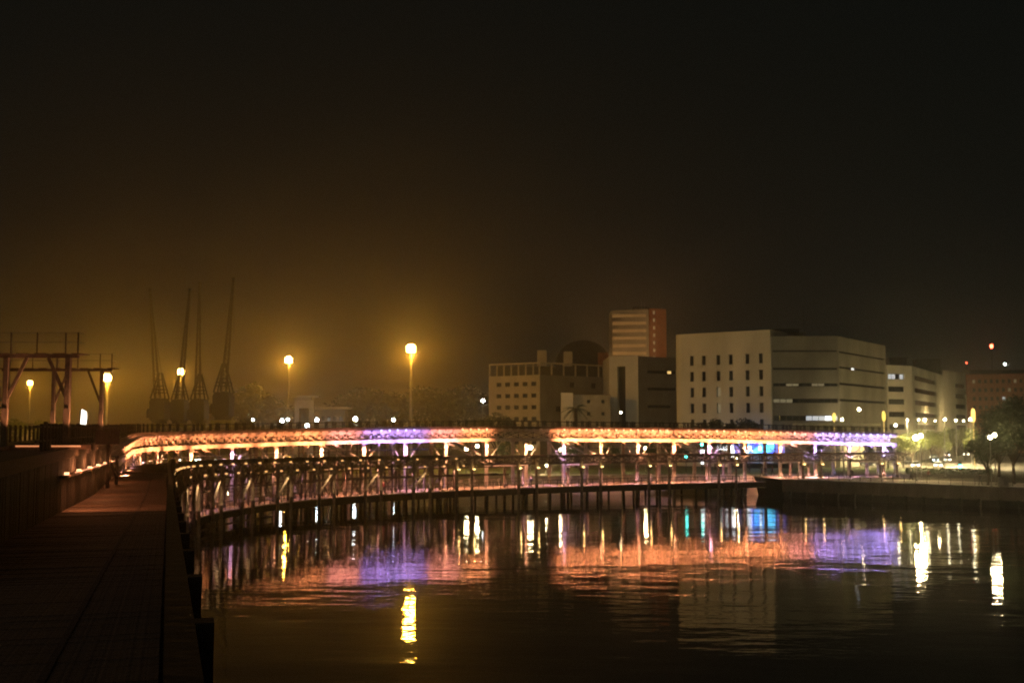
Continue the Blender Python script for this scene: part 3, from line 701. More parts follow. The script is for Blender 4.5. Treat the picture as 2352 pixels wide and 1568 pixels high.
# ------------------------------------------------------------------ harbour cranes
def crane_proto():
    g = bpy.data.objects.new('harbour_crane', None); COL.objects.link(g)
    # portal
    for sx in (-1, 1):
        for sy in (-1, 1): obj('portal_leg', MB().bar((sx * 3.1, sy * 3.1, 0), (sx * 1.9, sy * 1.9, 10.2), .62, .7), M['cranelegs'], g)
    obj('portal_beam', MB().box(0, -2.0, 10.3, 4.8, .5, .9).box(0, 2.0, 10.3, 4.8, .5, .9).box(-2.1, 0, 10.3, .5, 4.0, .9).box(2.1, 0, 10.3, .5, 4.0, .9), M['cranelegs'], g)
    obj('slewing_ring', MB().lathe([(2.0, 10.8), (2.0, 11.5), (2.3, 11.5), (2.3, 11.8)], 16), M['crane'], g)
    obj('machine_house', MB().prism([(-1.95, 11.8), (1.95, 11.8), (1.95, 16.2), (1.6, 17.3), (-1.5, 17.3), (-1.95, 16.4)], -2.6, 2.6), M['crane'], g)
    cb = obj('cab', MB().prism([(-2.7, 12.2), (-1.97, 12.2), (-1.97, 14.6), (-2.5, 14.6), (-2.75, 13.5)], -2.2, -.4), M['crane'], g)
    obj('cab_window', MB().box(-2.4, -2.23, 13.7, .6, .06, .8, 0), M['glass'], cb)
    # A-frame
    a = MB()
    for sx in (-1, 1):
        for sy in (-1, 1): a.bar((sx * 1.9, sy * 1.8, 17.2), (sx * .35, sy * .3, 24.0), .32)
    for z, t in ((18.8, .235), (20.6, .5), (22.2, .735)):
        wx, wy = 1.9 + (.35 - 1.9) * t, 1.8 + (.3 - 1.8) * t
        for sy in (-1, 1): a.bar((-wx, sy * wy, z), (wx, sy * wy, z), .16)
        for sx in (-1, 1): a.bar((sx * wx, -wy, z), (sx * wx, wy, z), .16)
    obj('a_frame', a, M['crane'], g)
    obj('winch_platform', MB().box(0, 0, 19.6, 3.2, 3.2, .25).box(0, -1.5, 20.2, 3.0, .06, .08), M['crane'], g)
    return g
def jib(g, p, q, wb=1.3):
    p, q = Vector(p), Vector(q); d = (q - p); L = d.length; dn = d.normalized(); sx = Vector((1, 0, 0)); sx = (sx - dn * sx.dot(dn)).normalized(); sy = dn.cross(sx)
    m = MB(); N = 14
    def c(t, i, j): wv = (wb * (1 - t) + .25 * t) * .5; return p + d * t + sx * wv * i + sy * wv * j
    for i in (-1, 1):
        for j in (-1, 1): m.bar(c(0, i, j), c(1, i, j), .22)
    for k in range(N):
        t0, t1 = k / N, (k + 1) / N
        for j in (-1, 1): m.bar(c(t0, -1, j), c(t1, 1, j), .09); m.bar(c(t0, -1, j), c(t0, 1, j), .08)
        for i in (-1, 1): m.bar(c(t0, i, 1), c(t1, i, -1), .09)
    o = obj('jib', m, M['crane'], g); obj('jib_head', MB().box(q.x, q.y, q.z, .7, .6, .8), M['crane'], o)
    r = MB().tube((0, 0, 24), q, .05, .05, 5).tube((.3, .2, 24), p + d * .8, .05, .05, 5)
    obj('luffing_rope', r, M['blackmetal'], g)
    hk = q + Vector((.5, 0, -1)); obj('hook_rope', MB().tube(q, q + Vector((.3, 0, -13)), .04, .04, 4), M['blackmetal'], g)
proto = crane_proto()
CD = 268
for k, (px, topx, topy, rz, lab) in enumerate(((368, 345, 666, .25, 'leftmost of four dockside cranes with its jib leaning outward'), (414, 436, 666, -.2, 'second dockside crane, with the sodium flood shining at its tip'),
                                              (459, 459, 650, .1, 'third dockside crane with upright jib, just past the sodium flood'), (514, 537, 641, -.12, 'rightmost and largest of the four dockside cranes'))):
    g = proto if k == 0 else copy_tree(proto)
    D = CD + (0, 12, 6, -8)[k]; g.location = (GX(px, D), D, LAND); tag(g, lab, 'crane', 'row of dockside cranes')
    g['_j'] = k
    cr = (g, px, topx, topy, D, rz)
    if k == 0: cranes = []
    cranes.append(cr)
for (g, px, topx, topy, D, rz) in cranes:
    del g['_j']
    f_ = .90 if px < 500 else .97
    tip = (W(topx, topy, D) - Vector(g.location)) / f_; jib(g, (.25 if topx > px else -.25, -1.2, 17.4), tip); g.scale = (f_, f_, f_)

# ------------------------------------------------------------------ sodium flood masts
def flood_mast(label, px, py, D, power, r=1.5, n=5):
    p = W(px, py, D); h = p.z - LAND
    g = thing('flood_mast', label, 'flood mast', (p.x, p.y, LAND), 0, 'sodium flood masts of the port')
    obj('pole', MB().tube((0, 0, 0), (0, 0, h), .42, .20, 10), M['pole'], g)
    obj('head_ring', MB().lathe([(r * .62, h - .08), (r * .7, h - .08), (r * .7, h + .08), (r * .62, h + .08)], 14).box(0, 0, h, r * 1.3, .12, .12).box(0, 0, h, .12, r * 1.3, .12), M['pole'], g)
    obj('ladder', MB().box(.5, 0, h / 2, .04, .06, h).box(.5, .35, h / 2, .04, .06, h), M['pole'], g)
    hd = MB().prism([(-.32, -.35), (.32, -.35), (.42, .25), (-.42, .25)], -.2, .2).mesh('floodlight'); hd.materials.append(E['sodium'])
    for tier, (rr, dz) in enumerate(((.44, -.42), (.46, .18), (.22, .6))):
        for k in range(n):
            a = 2 * math.pi * k / n + .3 + .5 * tier; obj('floodlight', hd, None, g, (math.cos(a) * r * rr, math.sin(a) * r * rr, h + dz * r * .62), a + R(90))
    light('POINT', 'sodium_light', g, (0, 0, h - 1.0), (1, .44, .035), power, shadow_soft_size=1.1)
FPW = 50000
flood_mast('tallest-standing sodium flood mast, rightmost, nearest the pale office block', 944, 800, 240, FPW * .8, 1.5, 6)
flood_mast('sodium flood mast between the cranes and the faint white tower', 663, 826, 420, FPW * 1.6, 2.4, 7)
flood_mast('sodium flood mast shining at the tip of the second crane', 417, 853, 322, FPW * .6, 1.6, 5)
flood_mast('sodium flood mast beside the second gantry', 246, 867, 290, FPW * .75, 1.7, 5)
flood_mast('small far sodium flood mast seen through the nearest gantry', 69, 879, 420, FPW * .55, 1.3, 4)

# ------------------------------------------------------------------ buildings
class Facade:
    def __init__(s, A, B, z0, z1): s.A, s.B, s.z0, s.z1 = Vector((A[0], A[1], 0)), Vector((B[0], B[1], 0)), z0, z1; s.L = (s.B - s.A).length; s.d = (s.B - s.A) / s.L; s.n = Vector((s.d.y, -s.d.x, 0)); s.op = []
    def u(s, px):        # where the photo's column meets this wall
        k = (px - 1176.0) / F; return (s.A.x - k * s.A.y) / (k * s.d.y - s.d.x)
    def z(s, py, u): D = (s.A + s.d * u).y; return GZ(py, D)
    def opening(s, u0, u1, z0, z1): s.op.append((u0, u1, z0, z1))
    def px(s, x0, x1, y0, y1):
        u0, u1 = s.u(x0), s.u(x1); um = (u0 + u1) / 2; s.op.append((u0, u1, s.z(y1, um), s.z(y0, um)))
    def wall(s, mb, depth=.3, org=Vector((0, 0, 0))):
        us = sorted(set([0, s.L] + [q for o in s.op for q in o[:2]])); zs = sorted(set([s.z0, s.z1] + [q for o in s.op for q in o[2:]]))
        P = lambda u, z, i=0.0: s.A + s.d * u - s.n * i + Vector((0, 0, z)) - org
        for a, b in zip(us, us[1:]):
            for c, e_ in zip(zs, zs[1:]):
                um, zm = (a + b) / 2, (c + e_) / 2
                if any(o[0] < um < o[1] and o[2] < zm < o[3] for o in s.op): continue
                mb.quad(P(a, c), P(b, c), P(b, e_), P(a, e_))
        for (a, b, c, e_) in s.op:
            mb.quad(P(a, c), P(b, c), P(b, c, depth), P(a, c, depth)); mb.quad(P(a, e_), P(b, e_), P(b, e_, depth), P(a, e_, depth))
            mb.quad(P(a, c), P(a, e_), P(a, e_, depth), P(a, c, depth)); mb.quad(P(b, c), P(b, e_), P(b, e_, depth), P(b, c, depth))
        return mb
    def windows(s, root, org, depth=.3, lit=None, split=1.6, fr=.07):
        ang = math.atan2(s.d.y, s.d.x)
        for i, (a, b, c, e_) in enumerate(s.op):
            wd, ht = b - a, e_ - c; n = max(1, int(round(wd / split))); p = s.A + s.d * (a + b) / 2 - s.n * (depth - .02) + Vector((0, 0, (c + e_) / 2)) - org
            m = MB(); m.box(0, 0, ht / 2 - fr / 2, wd, .08, fr).box(0, 0, -ht / 2 + fr / 2, wd, .08, fr)
            for k in range(n + 1): m.box(-wd / 2 + fr / 2 + (wd - fr) * k / n, 0, 0, fr, .08, ht - 2 * fr)
            wn = obj('window', m, M['frame'], root, p, ang)
            for k in range(n):
                mm = M['glass']
                if lit and (i, k) in lit: mm = E[lit[(i, k)]]
                elif lit and (i, None) in lit: mm = E[lit[(i, None)]]
                obj('pane', MB().box(-wd / 2 + wd * (k + .5) / n, .03, 0, wd / n - fr, .02, ht - 2 * fr), mm, wn)
def solid(mb, corners, z0, z1, org, skip=()):      # closed block over a ground polygon, some sides left to facades
    n = len(corners)
    for i in range(n):
        if i in skip: continue
        a, b = corners[i], corners[(i + 1) % n]; mb.quad((a[0] - org.x, a[1] - org.y, z0), (b[0] - org.x, b[1] - org.y, z0), (b[0] - org.x, b[1] - org.y, z1), (a[0] - org.x, a[1] - org.y, z1))
    mb.add([(x - org.x, y - org.y, z1) for x, y in corners], [tuple(range(n))])
    return mb

# --- large white slab with a grid of tall windows, long ribbon-window wing behind it
A, B_ = W(1566, 900, 262), W(1771, 900, 249.5); org = Vector((A.x, A.y, 0)); zt = 33.2
b5 = thing('office_block', 'big white office slab with a grid of tall narrow windows and ribbon-window wing', 'office building', org)
fa = Facade(A, B_, LAND, zt)
cols = [(1640 + x / 3.672) * .91875 for x in (331, 441, 574, 689, 841, 965)]
for r in range(7):
    zc = GZ(826, 256) - 3.62 * r
    for c in cols:
        u = fa.u(c); fa.opening(u - .46, u + .46, zc - 1.1, zc + 1.1)
mb = fa.wall(MB(), .4, org)
fwd = (B_ - A); fwd.z = 0; fwd.normalize(); bk = Vector((-fwd.y, fwd.x, 0))
# rounded left end
R0 = 2.2; cx = Vector((A.x, A.y, 0)) + bk * R0
prev = Vector((A.x, A.y, 0)); ptsr = [prev]
for k in range(1, 7):
    a = R(90) * k / 6; q = cx - bk * R0 * math.cos(a) - fwd * R0 * math.sin(a); ptsr.append(q)
for p, q in zip(ptsr, ptsr[1:]): mb.quad(p - org + Vector((0, 0, LAND)), q - org + Vector((0, 0, LAND)), q - org + Vector((0, 0, zt)), p - org + Vector((0, 0, zt)))
Cb = ptsr[-1] + bk * 16; Db = Vector((B_.x, B_.y, 0)) + bk * 18.2
mb.quad(ptsr[-1] - org + Vector((0, 0, LAND)), Cb - org + Vector((0, 0, LAND)), Cb - org + Vector((0, 0, zt)), ptsr[-1] - org + Vector((0, 0, zt)))
mb.quad(Vector((B_.x, B_.y, LAND)) - org, Db - org + Vector((0, 0, LAND)), Db - org + Vector((0, 0, zt)), Vector((B_.x, B_.y, zt)) - org)
mb.add([p - org + Vector((0, 0, zt)) for p in ptsr + [Cb, Db, Vector((B_.x, B_.y, 0))]], [tuple(range(len(ptsr) + 3))])
obj('wall', mb, M['white'], b5); fa.windows(b5, org, .4, {(20, 0): 'windim', (14, 0): 'windim'}, 2.0)
# ribbon wing
A2, B2, C2 = W(1772, 900, 250), W(1927, 900, 250), W(2036, 900, 279); zt2 = 31.8
f2 = Facade(A2, B2, LAND, zt2); f3 = Facade(B2, C2, LAND, zt2)
for (y0, y1) in ((804, 808), (844, 849), (879.5, 887), (915, 925), (954, 966)): f2.px(1776, 1924, y0, y1)
for (z_, hh) in ((28.4, .42), (25.0, .5), (21.4, .6), (17.8, .6)): f3.opening(.5, f3.L - 1.0, z_ - hh / 2, z_ + hh / 2)
mb = MB(); f2.wall(mb, .35, org); f3.wall(mb, .35, org)
bk2 = Vector((-(C2 - B2).y, (C2 - B2).x, 0)).normalized()
c4 = Vector((C2.x, C2.y, 0)) + Vector((2, 26, 0)); c5 = Vector((A2.x, A2.y, 0)) + Vector((0, 40, 0))
for p, q in ((Vector((C2.x, C2.y, 0)), c4), (c4, c5)): mb.quad(p - org + Vector((0, 0, LAND)), q - org + Vector((0, 0, LAND)), q - org + Vector((0, 0, zt2)), p - org + Vector((0, 0, zt2)))
mb.add([Vector((q.x, q.y, zt2)) - org for q in (A2, B2, C2, c4, c5)], [(0, 1, 2, 3, 4)])
obj('wing_wall', mb, M['greyclad'], b5)
lit = {}
for k in (2, 3, 6, 7): lit[(2, k)] = 'windim'
for k in (0, 1, 2): lit[(3, k)] = 'windim'
for k in (5, 6, 7, 9): lit[(4, k)] = 'winwhite'
lit[(4, 8)] = 'winbright'
f2.windows(b5, org, .35, lit, 1.45, .1); f3.windows(b5, org, .35, {(1, 4): 'winbright'}, 2.2, .08)
p = W(1812, 760, 256)
obj('roof_slab', MB().box(p.x - org.x, 262 - org.y, zt2 + 1.4, 8.6, 9, .5).box(p.x - org.x - 2, 262 - org.y, zt2 + .6, 5, 5, 1.2), M['greyclad'], b5)
obj('roof_plant', MB().box(p.x - org.x - .6, 258 - org.y, zt + .4, 6, 3, .9), M['roof'], b5)
q = W(1845, 700, 262); obj('antenna', MB().tube((q.x - org.x, 262 - org.y, zt2 + 1.6), (q.x - org.x, 262 - org.y, q.z), .06, .03, 5), M['blackmetal'], b5)
obj('ground_floor_canopy', MB().box((A2.x + B2.x) / 2 + 6 - org.x, 247.6 - org.y, 12.4, 18, 4, .5), M['white'], b5)

# --- mid block: bright stair slab with recess, dark ribbon wing
A, B_, C_ = W(1400, 900, 290), W(1466, 900, 286), W(1562, 900, 292); org = Vector((A.x, A.y, 0)); zt = GZ(817, 288)
b4 = thing('mid_office_block', 'white block with a tall recessed strip below the balcony tower', 'office building', org)
fa = Facade(A, B_, LAND, zt); fa.px(1418, 1436.5, 841, 1010)
mb = fa.wall(MB(), 1.1, org); c4 = Vector((B_.x, B_.y + 30, 0)); c5 = Vector((A.x, A.y + 30, 0))
solid(mb, [(A.x, A.y), (B_.x, B_.y), (c4.x, c4.y), (c5.x, c5.y)], LAND, zt, org, (0,)); obj('wall', mb, M['whitebright'], b4); fa.windows(b4, org, 1.1, None, 1.2)
fb = Facade(B_, C_, LAND, zt - .25)
for (y0, y1, x0, x1) in ((851, 858, 1487, 1553), (890, 896.5, 1487, 1553), (930, 937, 1487, 1540)): fb.px(x0, x1, y0, y1)
mb = fb.wall(MB(), .3, org); solid(mb, [(B_.x + .01, B_.y), (C_.x, C_.y), (C_.x, C_.y + 28), (B_.x + .01, B_.y + 28)], LAND, zt - .25, org, (0,)); obj('wing_wall', mb, M['greywall'], b4)
fb.windows(b4, org, .3, {(0, 5): 'winwarm'}, 1.3)

# --- left pale office block with open loggia on top
A, B_, C_ = W(1123, 900, 306), W(1240, 900, 296), W(1402, 900, 312); org = Vector((A.x, A.y, 0)); zt = GZ(862, 300)
b1 = thing('loggia_block', 'pale yellow-lit block with open roof loggia and dark curved roof behind', 'office building', org)
fa = Facade(A, B_, LAND, zt); fb = Facade(B_, C_, LAND, zt)
for r in range(6):
    zc = GZ(882, 300) - 3.05 * r
    for k in range(5):
        u = fa.u(1146 + 20 * k); fa.opening(u - .8, u + .8, zc - .55, zc + .55)
for (px, r) in ((1431 * .91875, 0), (1484 * .91875, 0), (1396 * .91875, 2)):
    u = fb.u(px); zc = GZ(882, 302) - 6.4 * r / 2 - .2; fb.opening(u - .9, u + .9, zc - .7, zc + .7)
mb = MB(); fa.wall(mb, .25, org); solid(mb, [(A.x, A.y), (B_.x, B_.y), (C_.x, C_.y), (C_.x, C_.y + 25), (A.x, A.y + 30)], LAND, zt, org, (0, 1)); obj('wall', mb, M['cream'], b1)
obj('shaded_side_wall', fb.wall(MB(), .25, org), M['greywall'], b1)  # side away from the floods, its shade put into a greyer colour
fa.windows(b1, org, .25, None, .9); fb.windows(b1, org, .25, None, .9)
ztl = GZ(836, 300)
for f, nn in ((fa, 7), (fb, 6)):
    for k in range(nn):
        q = f.A + f.d * (f.L * (k + .02) / nn) - f.n * .3 - org; obj('loggia_pillar', MB().box(q.x, q.y, (zt + ztl) / 2, .4, .4, ztl - zt), M['cream'], b1)
    q0, q1 = f.A - org - f.n * .3, f.B - org - f.n * .3
    obj('loggia_beam', MB().bar((q0.x, q0.y, ztl + .15), (q1.x, q1.y, ztl + .15), .8, .35), M['cream'], b1)
obj('loggia_back_wall', MB().box((A.x + C_.x) / 2 - org.x, 318 - org.y, (zt + ztl) / 2, 29, 12, ztl - zt - .02), M['roof'], b1)
for (x0, x1, y0, D_, mm) in ((1234, 1255, 805, 308, 'cream'), (1295, 1314, 808, 309, 'cream'), (1374, 1396, 810, 312, 'brick')):
    a_, b_ = W(x0, y0, D_), W(x1, y0, D_); obj('roof_box', MB().box((a_.x + b_.x) / 2 - org.x, D_ - org.y, (a_.z + ztl) / 2, b_.x - a_.x, 3, a_.z - ztl), M[mm], b1)
m = MB(); p0, p1 = W(1275, 832, 322), W(1398, 832, 322); cxm = (p0.x + p1.x) / 2; hw = (p1.x - p0.x) / 2; top = GZ(783, 322)
m.prism([(cxm - org.x + hw * math.cos(a), ztl - .2 + (top - ztl) * math.sin(a) ** .8) for a in [R(180) * k / 14 for k in range(15)]], 316 - org.y, 334 - org.y)
obj('curved_roof', m, M['roof'], b1)

# --- small pale block with the palm before it
A, B_ = W(1295, 900, 276), W(1402, 900, 280); org = Vector((A.x, A.y, 0)); zt = GZ(906, 277)
b2 = thing('low_pale_block', 'low pale block behind the palm tree', 'building', org)
fa = Facade(A, B_, LAND, zt)
for px in (1352, 1385): fa.px(px - 4, px + 4, 918, 926); fa.px(px - 4, px + 4, 946, 954)
mb = fa.wall(MB(), .25, org); solid(mb, [(A.x, A.y), (B_.x, B_.y), (B_.x, B_.y + 14), (A.x, A.y + 14)], LAND, zt, org, (0,)); obj('wall', mb, M['cream'], b2); fa.windows(b2, org, .25)
a_ = W(1309, 900, 275.4); obj('corner_pier', MB().box(a_.x - org.x - .7, 275.7 - org.y, (zt + LAND) / 2 + .2, 2.9, 1.0, zt - LAND + .4), M['whitebright'], b2)

# --- balcony tower
D_ = 440; A, B_, C_ = W(1407, 800, D_), W(1491, 800, D_ - 3), W(1531, 800, D_); org = Vector((A.x, A.y, 0)); zt = GZ(712, D_)
b3 = thing('balcony_tower', 'tall apartment tower with pale balcony bands and a red brick flank', 'apartment tower', org)
mb = MB(); solid(mb, [(A.x, A.y + 1.4), (B_.x, B_.y + 1.4), (C_.x, C_.y), (C_.x, C_.y + 16), (A.x, A.y + 16)], LAND, zt, org, (1,)); obj('core_wall', mb, M['greywall'], b3)
zz = GZ(722, D_)
wx = (B_.x - A.x)
for r in range(14):
    z0 = zz - 2.92 * r
    obj('balcony', MB().box(wx / 2 - .05, -.1, z0 - .55, wx - .1, 2.6, 1.15), M['cream'], b3)
    for k in range(5): obj('window', MB().box(1.6 + k * (wx - 3) / 4, 1.33, z0 + .95, 1.5, .1, 1.5), E['winwhite'] if (r, k) == (1, 4) else (E['winbright'] if (r, k) == (5, 0) else (E['windim'] if (r, k) in ((5, 2), (0, 3), (1, 3)) else M['glass'])), b3)
fb = Facade((B_.x, B_.y), (C_.x, C_.y), LAND, zt + .4)
for r in range(14):
    u = fb.u(1504); fb.opening(u - .55, u + .55, zz - 2.92 * r - .2, zz - 2.92 * r + 1.25)
obj('brick_wall', fb.wall(MB(), .3, org), M['brick'], b3); fb.windows(b3, org, .3, {(r, 0): 'windim' for r in range(14)}, 2.0)
q = W(1470, 700, D_ + 8); obj('roof_house', MB().box(q.x - org.x, 9, zt + 1.0, 6, 5, 2.0), M['roof'], b3)
for (px, py) in ((1473, 690), (1520, 700), (1480, 696)):
    q = W(px, py, D_ + 6); obj('antenna', MB().tube((q.x - org.x, 6, zt), (q.x - org.x, 6, q.z), .07, .04, 5), M['pole'], b3)

# --- right office row receding down the street
A, B_ = W(2038, 900, 296), W(2096, 900, 300); C_ = W(2166, 900, 352); D4 = W(2219, 900, 372); org = Vector((A.x, A.y, 0)); zt = GZ(838, 296)
b6 = thing('street_office_row', 'white ribbon-window office row receding down the lit street', 'office building', org)
fa = Facade(A, B_, LAND, zt); fb = Facade(B_, C_, LAND, zt); fc = Facade(C_, D4, LAND, zt + 1.6)
FH = 3.28
for r in range(6):
    zc = GZ(864, 296) - FH * r
    fa.opening(.4, fa.u(2077), zc - .68, zc + .68); fb.opening(fb.u(2100.5), fb.u(2151), zc - .68, zc + .68); fc.opening(fc.L * .52, fc.L - .6, zc - .6, zc + .8)
mb = MB(); fa.wall(mb, .35, org); fb.wall(mb, .35, org); fc.wall(mb, .35, org)
solid(mb, [(A.x, A.y), (B_.x, B_.y), (C_.x, C_.y), (D4.x, D4.y), (D4.x - 10, D4.y + 25), (A.x, A.y + 45)], LAND, zt, org, (0, 1, 2)); obj('wall', mb, M['white'], b6)
fa.windows(b6, org, .35, {(0, 0): 'winwhite', (0, 1): 'winwhite', (0, 3): 'winwhite'}, 1.6); fb.windows(b6, org, .35, None, 3.0); fc.windows(b6, org, .35, None, 2.2)
for (x0, x1, yt, D_, mm) in ((2042, 2086, 820, 306, 'roof'), (2105, 2160, 824, 345, 'roof'), (2088, 2096, 822, 304, 'pole')):
    a_, b_ = W(x0, yt, D_), W(x1, yt, D_); obj('roof_plant', MB().box((a_.x + b_.x) / 2 - org.x, D_ + 2 - org.y, (a_.z + zt) / 2, b_.x - a_.x, 4, a_.z - zt), M[mm], b6)

# --- red brick block at the far right
A, B_ = W(2222, 900, 410), W(2420, 900, 400); org = Vector((A.x, A.y, 0)); zt = GZ(858, 405)
b7 = thing('red_brick_block', 'dark red brick apartment block behind the tall dark trees', 'apartment building', org)
fa = Facade(A, B_, LAND, zt)
for r in range(6):
    for k in range(15):
        u = 2.2 + k * 1.95; zc = zt - 2.6 - 3.1 * r
        if u < fa.L - 1: fa.opening(u - .5, u + .5, zc - .7, zc + .7)
mb = fa.wall(MB(), .3, org); solid(mb, [(A.x, A.y), (B_.x, B_.y), (B_.x, B_.y + 16), (A.x, A.y + 16)], LAND, zt, org, (0,)); obj('wall', mb, M['brick'], b7)
fa.windows(b7, org, .3, {(0, 0): 'windim', (7, 0): 'windim', (19, 0): 'windim', (31, 0): 'winwhite'}, 1.0)
obj('roof', MB().box(fa.L / 2, 7, zt + .8, fa.L * .9, 12, 1.8), M['roof'], b7)

# --- far hazy roofs behind the car park, left of centre
p = W(700, 930, 380)
ht = thing('white_gate_tower', 'faint white portal tower with flat roof in the haze', 'tower', (p.x, 380, LAND))
for x in (-2.4, 2.4): obj('pier', MB().box(x, 0, 8, 1.5, 2, 16), M['concrete'], ht)
obj('lintel', MB().box(0, 0, 16.6, 6.4, 2.2, 2.6), M['concrete'], ht); obj('roof', MB().box(0, 0, 19.2, 10, 4, .5), M['concrete'], ht); obj('upper_wall', MB().box(0, 0, 18.4, 4.6, 2, 1.1), M['greywall'], ht)
p = W(757, 920, 390)
h2 = thing('flat_roofed_hall', 'faint flat-roofed hall in the haze right of the white portal tower', 'building', (p.x, 390, LAND))
obj('wall', MB().box(0, 3, 7.5, 11, 8, 15), M['greywall'], h2); obj('roof', MB().box(0, 2, 15.6, 13.5, 10, .7), M['white'], h2)
for k in range(5): obj('window', MB().box(-4 + 2 * k, -1.05, 12, 1.1, .12, 1.5), M['glass'], h2)
p = W(50, 975, 330)
h3 = thing('low_white_shed', 'low pale shed beyond the gantries at the far left', 'building', (p.x, 330, LAND))
obj('wall', MB().box(0, 3, 4, 16, 8, 8), M['white'], h3); obj('roof', MB().prism([(-8.6, 8), (8.6, 8), (0, 10.2)], -1.5, 7.5), M['roof'], h3)
for k in range(4): obj('door', MB().box(-6 + 4 * k, -1.06, 2, 2.6, .12, 4), M['greywall'], h3)

# ------------------------------------------------------------------ trees
def tree_meshes(seed, h, rx, rz, trunk_h, nl=2200, leaf=.42, lobes=11):
    r = random.Random(seed); t = MB(); tips = []
    t.tube((0, 0, -.2), (r.uniform(-.1, .1), r.uniform(-.1, .1), trunk_h), .24 * h / 10, .15 * h / 10, 8)
    L = []
    for k in range(lobes):
        a = r.uniform(0, 6.283); e_ = r.uniform(-.55, .95); rr = r.uniform(.35, .72)
        c = Vector((math.cos(a) * rx * rr * math.cos(e_), math.sin(a) * rx * rr * math.cos(e_), trunk_h + rz * .95 + rz * .68 * math.sin(e_)))
        L.append((c, r.uniform(.30, .52))); t.tube((0, 0, trunk_h * r.uniform(.75, 1)), c, .09 * h / 10, .025, 5)
    L.append((Vector((0, 0, trunk_h + rz)), .55)); L.append((Vector((0, 0, trunk_h + rz * 1.6)), .35))
    vs, fs = [], []
    for i in range(nl):
        c, q = L[r.randrange(len(L))]
        d = Vector((r.gauss(0, 1), r.gauss(0, 1), r.gauss(0, 1))).normalized() * (r.random() ** .42)
        p = c + Vector((d.x * rx * q, d.y * rx * q, d.z * rz * q * .9))
        a = Vector((r.gauss(0, 1), r.gauss(0, 1), r.gauss(0, .7))).normalized(); b = a.cross(Vector((r.gauss(0, 1), r.gauss(0, 1), r.gauss(0, 1)))).normalized(); s = leaf * r.uniform(.6, 1.25)
        k = len(vs); vs += [p - a * s * .6, p + b * s * .32, p + a * s * .6, p - b * s * .32]; fs.append((k, k + 1, k + 2, k + 3))
    m = bpy.data.meshes.new('crown'); m.from_pydata([tuple(v) for v in vs], [], fs); m.update()
    return t.mesh('trunk'), m
def tree(name, label, loc, ms, mt, sc=1.0, rz=0.0, group=None):
    g = thing(name, label, 'tree', loc, rz, group); g.scale = (sc, sc, sc)
    obj('trunk', ms[0], M['bark'], g)
    key = (ms[1].name, mt)
    if key not in CR:
        me = ms[1].copy(); me.materials.clear(); me.materials.append(M[mt]); CR[key] = me
    obj('crown', CR[key], None, g)
    return g
CR = {}
TB = [tree_meshes(11, 10, 4.2, 3.6, 3.0), tree_meshes(12, 10, 3.6, 4.2, 2.6), tree_meshes(13, 9, 4.6, 3.0, 2.8)]
TBIG = [tree_meshes(21, 14, 4.4, 6.0, 3.4, 7500, .38, 18), tree_meshes(22, 9, 3.6, 2.7, 2.6, 5200, .32, 14)]
def tree_at(px, ytop, D, k, mt, label, name='tree', group=None, rz=0.0, ms=None, hh=None, zg=LAND):
    ms = ms or TB[k]; zmax = max(v.co.z for v in ms[1].vertices); top = GZ(ytop, D)
    return tree(name, label, (GX(px, D), D, zg), ms, mt, (top - zg) / zmax, rz, group)
# dark trees on the right of the promenade
tree_at(2322, 902, 176, 0, 'leafd', 'tall dark tree right of the twin globe lamps', 'dark_tree', 'dark promenade trees', 0, TBIG[0])
tree_at(2372, 955, 186, 0, 'leafd', 'dark tree cut by the right edge of the picture', 'dark_tree', 'dark promenade trees', 1.9, TBIG[0])
tree_at(2262, 1003, 172, 1, 'leafd', 'small round dark tree left of the twin globe lamps', 'dark_tree', 'dark promenade trees', .6, TBIG[1])
tree_at(2288, 930, 192, 1, 'leafd', 'dark tree between the round one and the tallest one', 'dark_tree', 'dark promenade trees', 2.6, TBIG[0])
# street trees, lamp light brightened into their leaf colour
for i, (px, yt, D) in enumerate(((2090, 988, 262), (2112, 984, 286), (2134, 986, 300), (2152, 990, 270), (2172, 980, 318), (2192, 984, 330), (2212, 978, 300), (2236, 980, 282), (2070, 996, 250))):
    tree_at(px, yt, D, i % 3, 'leafl', '%s of the yellow-green street trees counted from the pier end' % ORD[[1, 2, 3, 4, 5, 6, 7, 8, 0][i]], 'street_tree', 'lit street trees', i * 1.3)
# dark masses beyond the pier, left of centre
for i, (px, yt, D) in enumerate(((560, 886, 400), (585, 876, 415), (612, 900, 400), (648, 925, 420))):
    tree_at(px, yt, D, i % 3, 'leafd', '%s hazy dark tree between the cranes and the portal tower' % ORD[i], 'hazy_tree', 'hazy trees beside the cranes', i * 2.1)
for i, (px, yt, D) in enumerate(((795, 905, 400), (830, 886, 405), (868, 893, 395), (905, 898, 400), (960, 884, 390), (1000, 890, 385), (1035, 902, 380), (1072, 880, 372), (1104, 905, 350))):
    tree_at(px, yt, D, (i + 1) % 3, 'leafd', '%s hazy dark tree counted from the flat-roofed hall rightward' % ORD[i], 'hazy_tree', 'hazy trees behind the flood mast', i * 1.7)
for i, (px, yt, D) in enumerate(((1141, 945, 262), (1640, 960, 238), (1706, 958, 240), (1610, 968, 238), (578, 956, 255))):
    tree_at(px, yt, D, i % 3, 'leafd', ['round dark tree before the loggia block', 'dark tree before the middle of the white window slab', 'dark tree before the right end of the white window slab', 'small dark tree at the left foot of the white window slab', 'dark tree top behind the viaduct right of the cranes'][i], 'dark_tree', None, i)
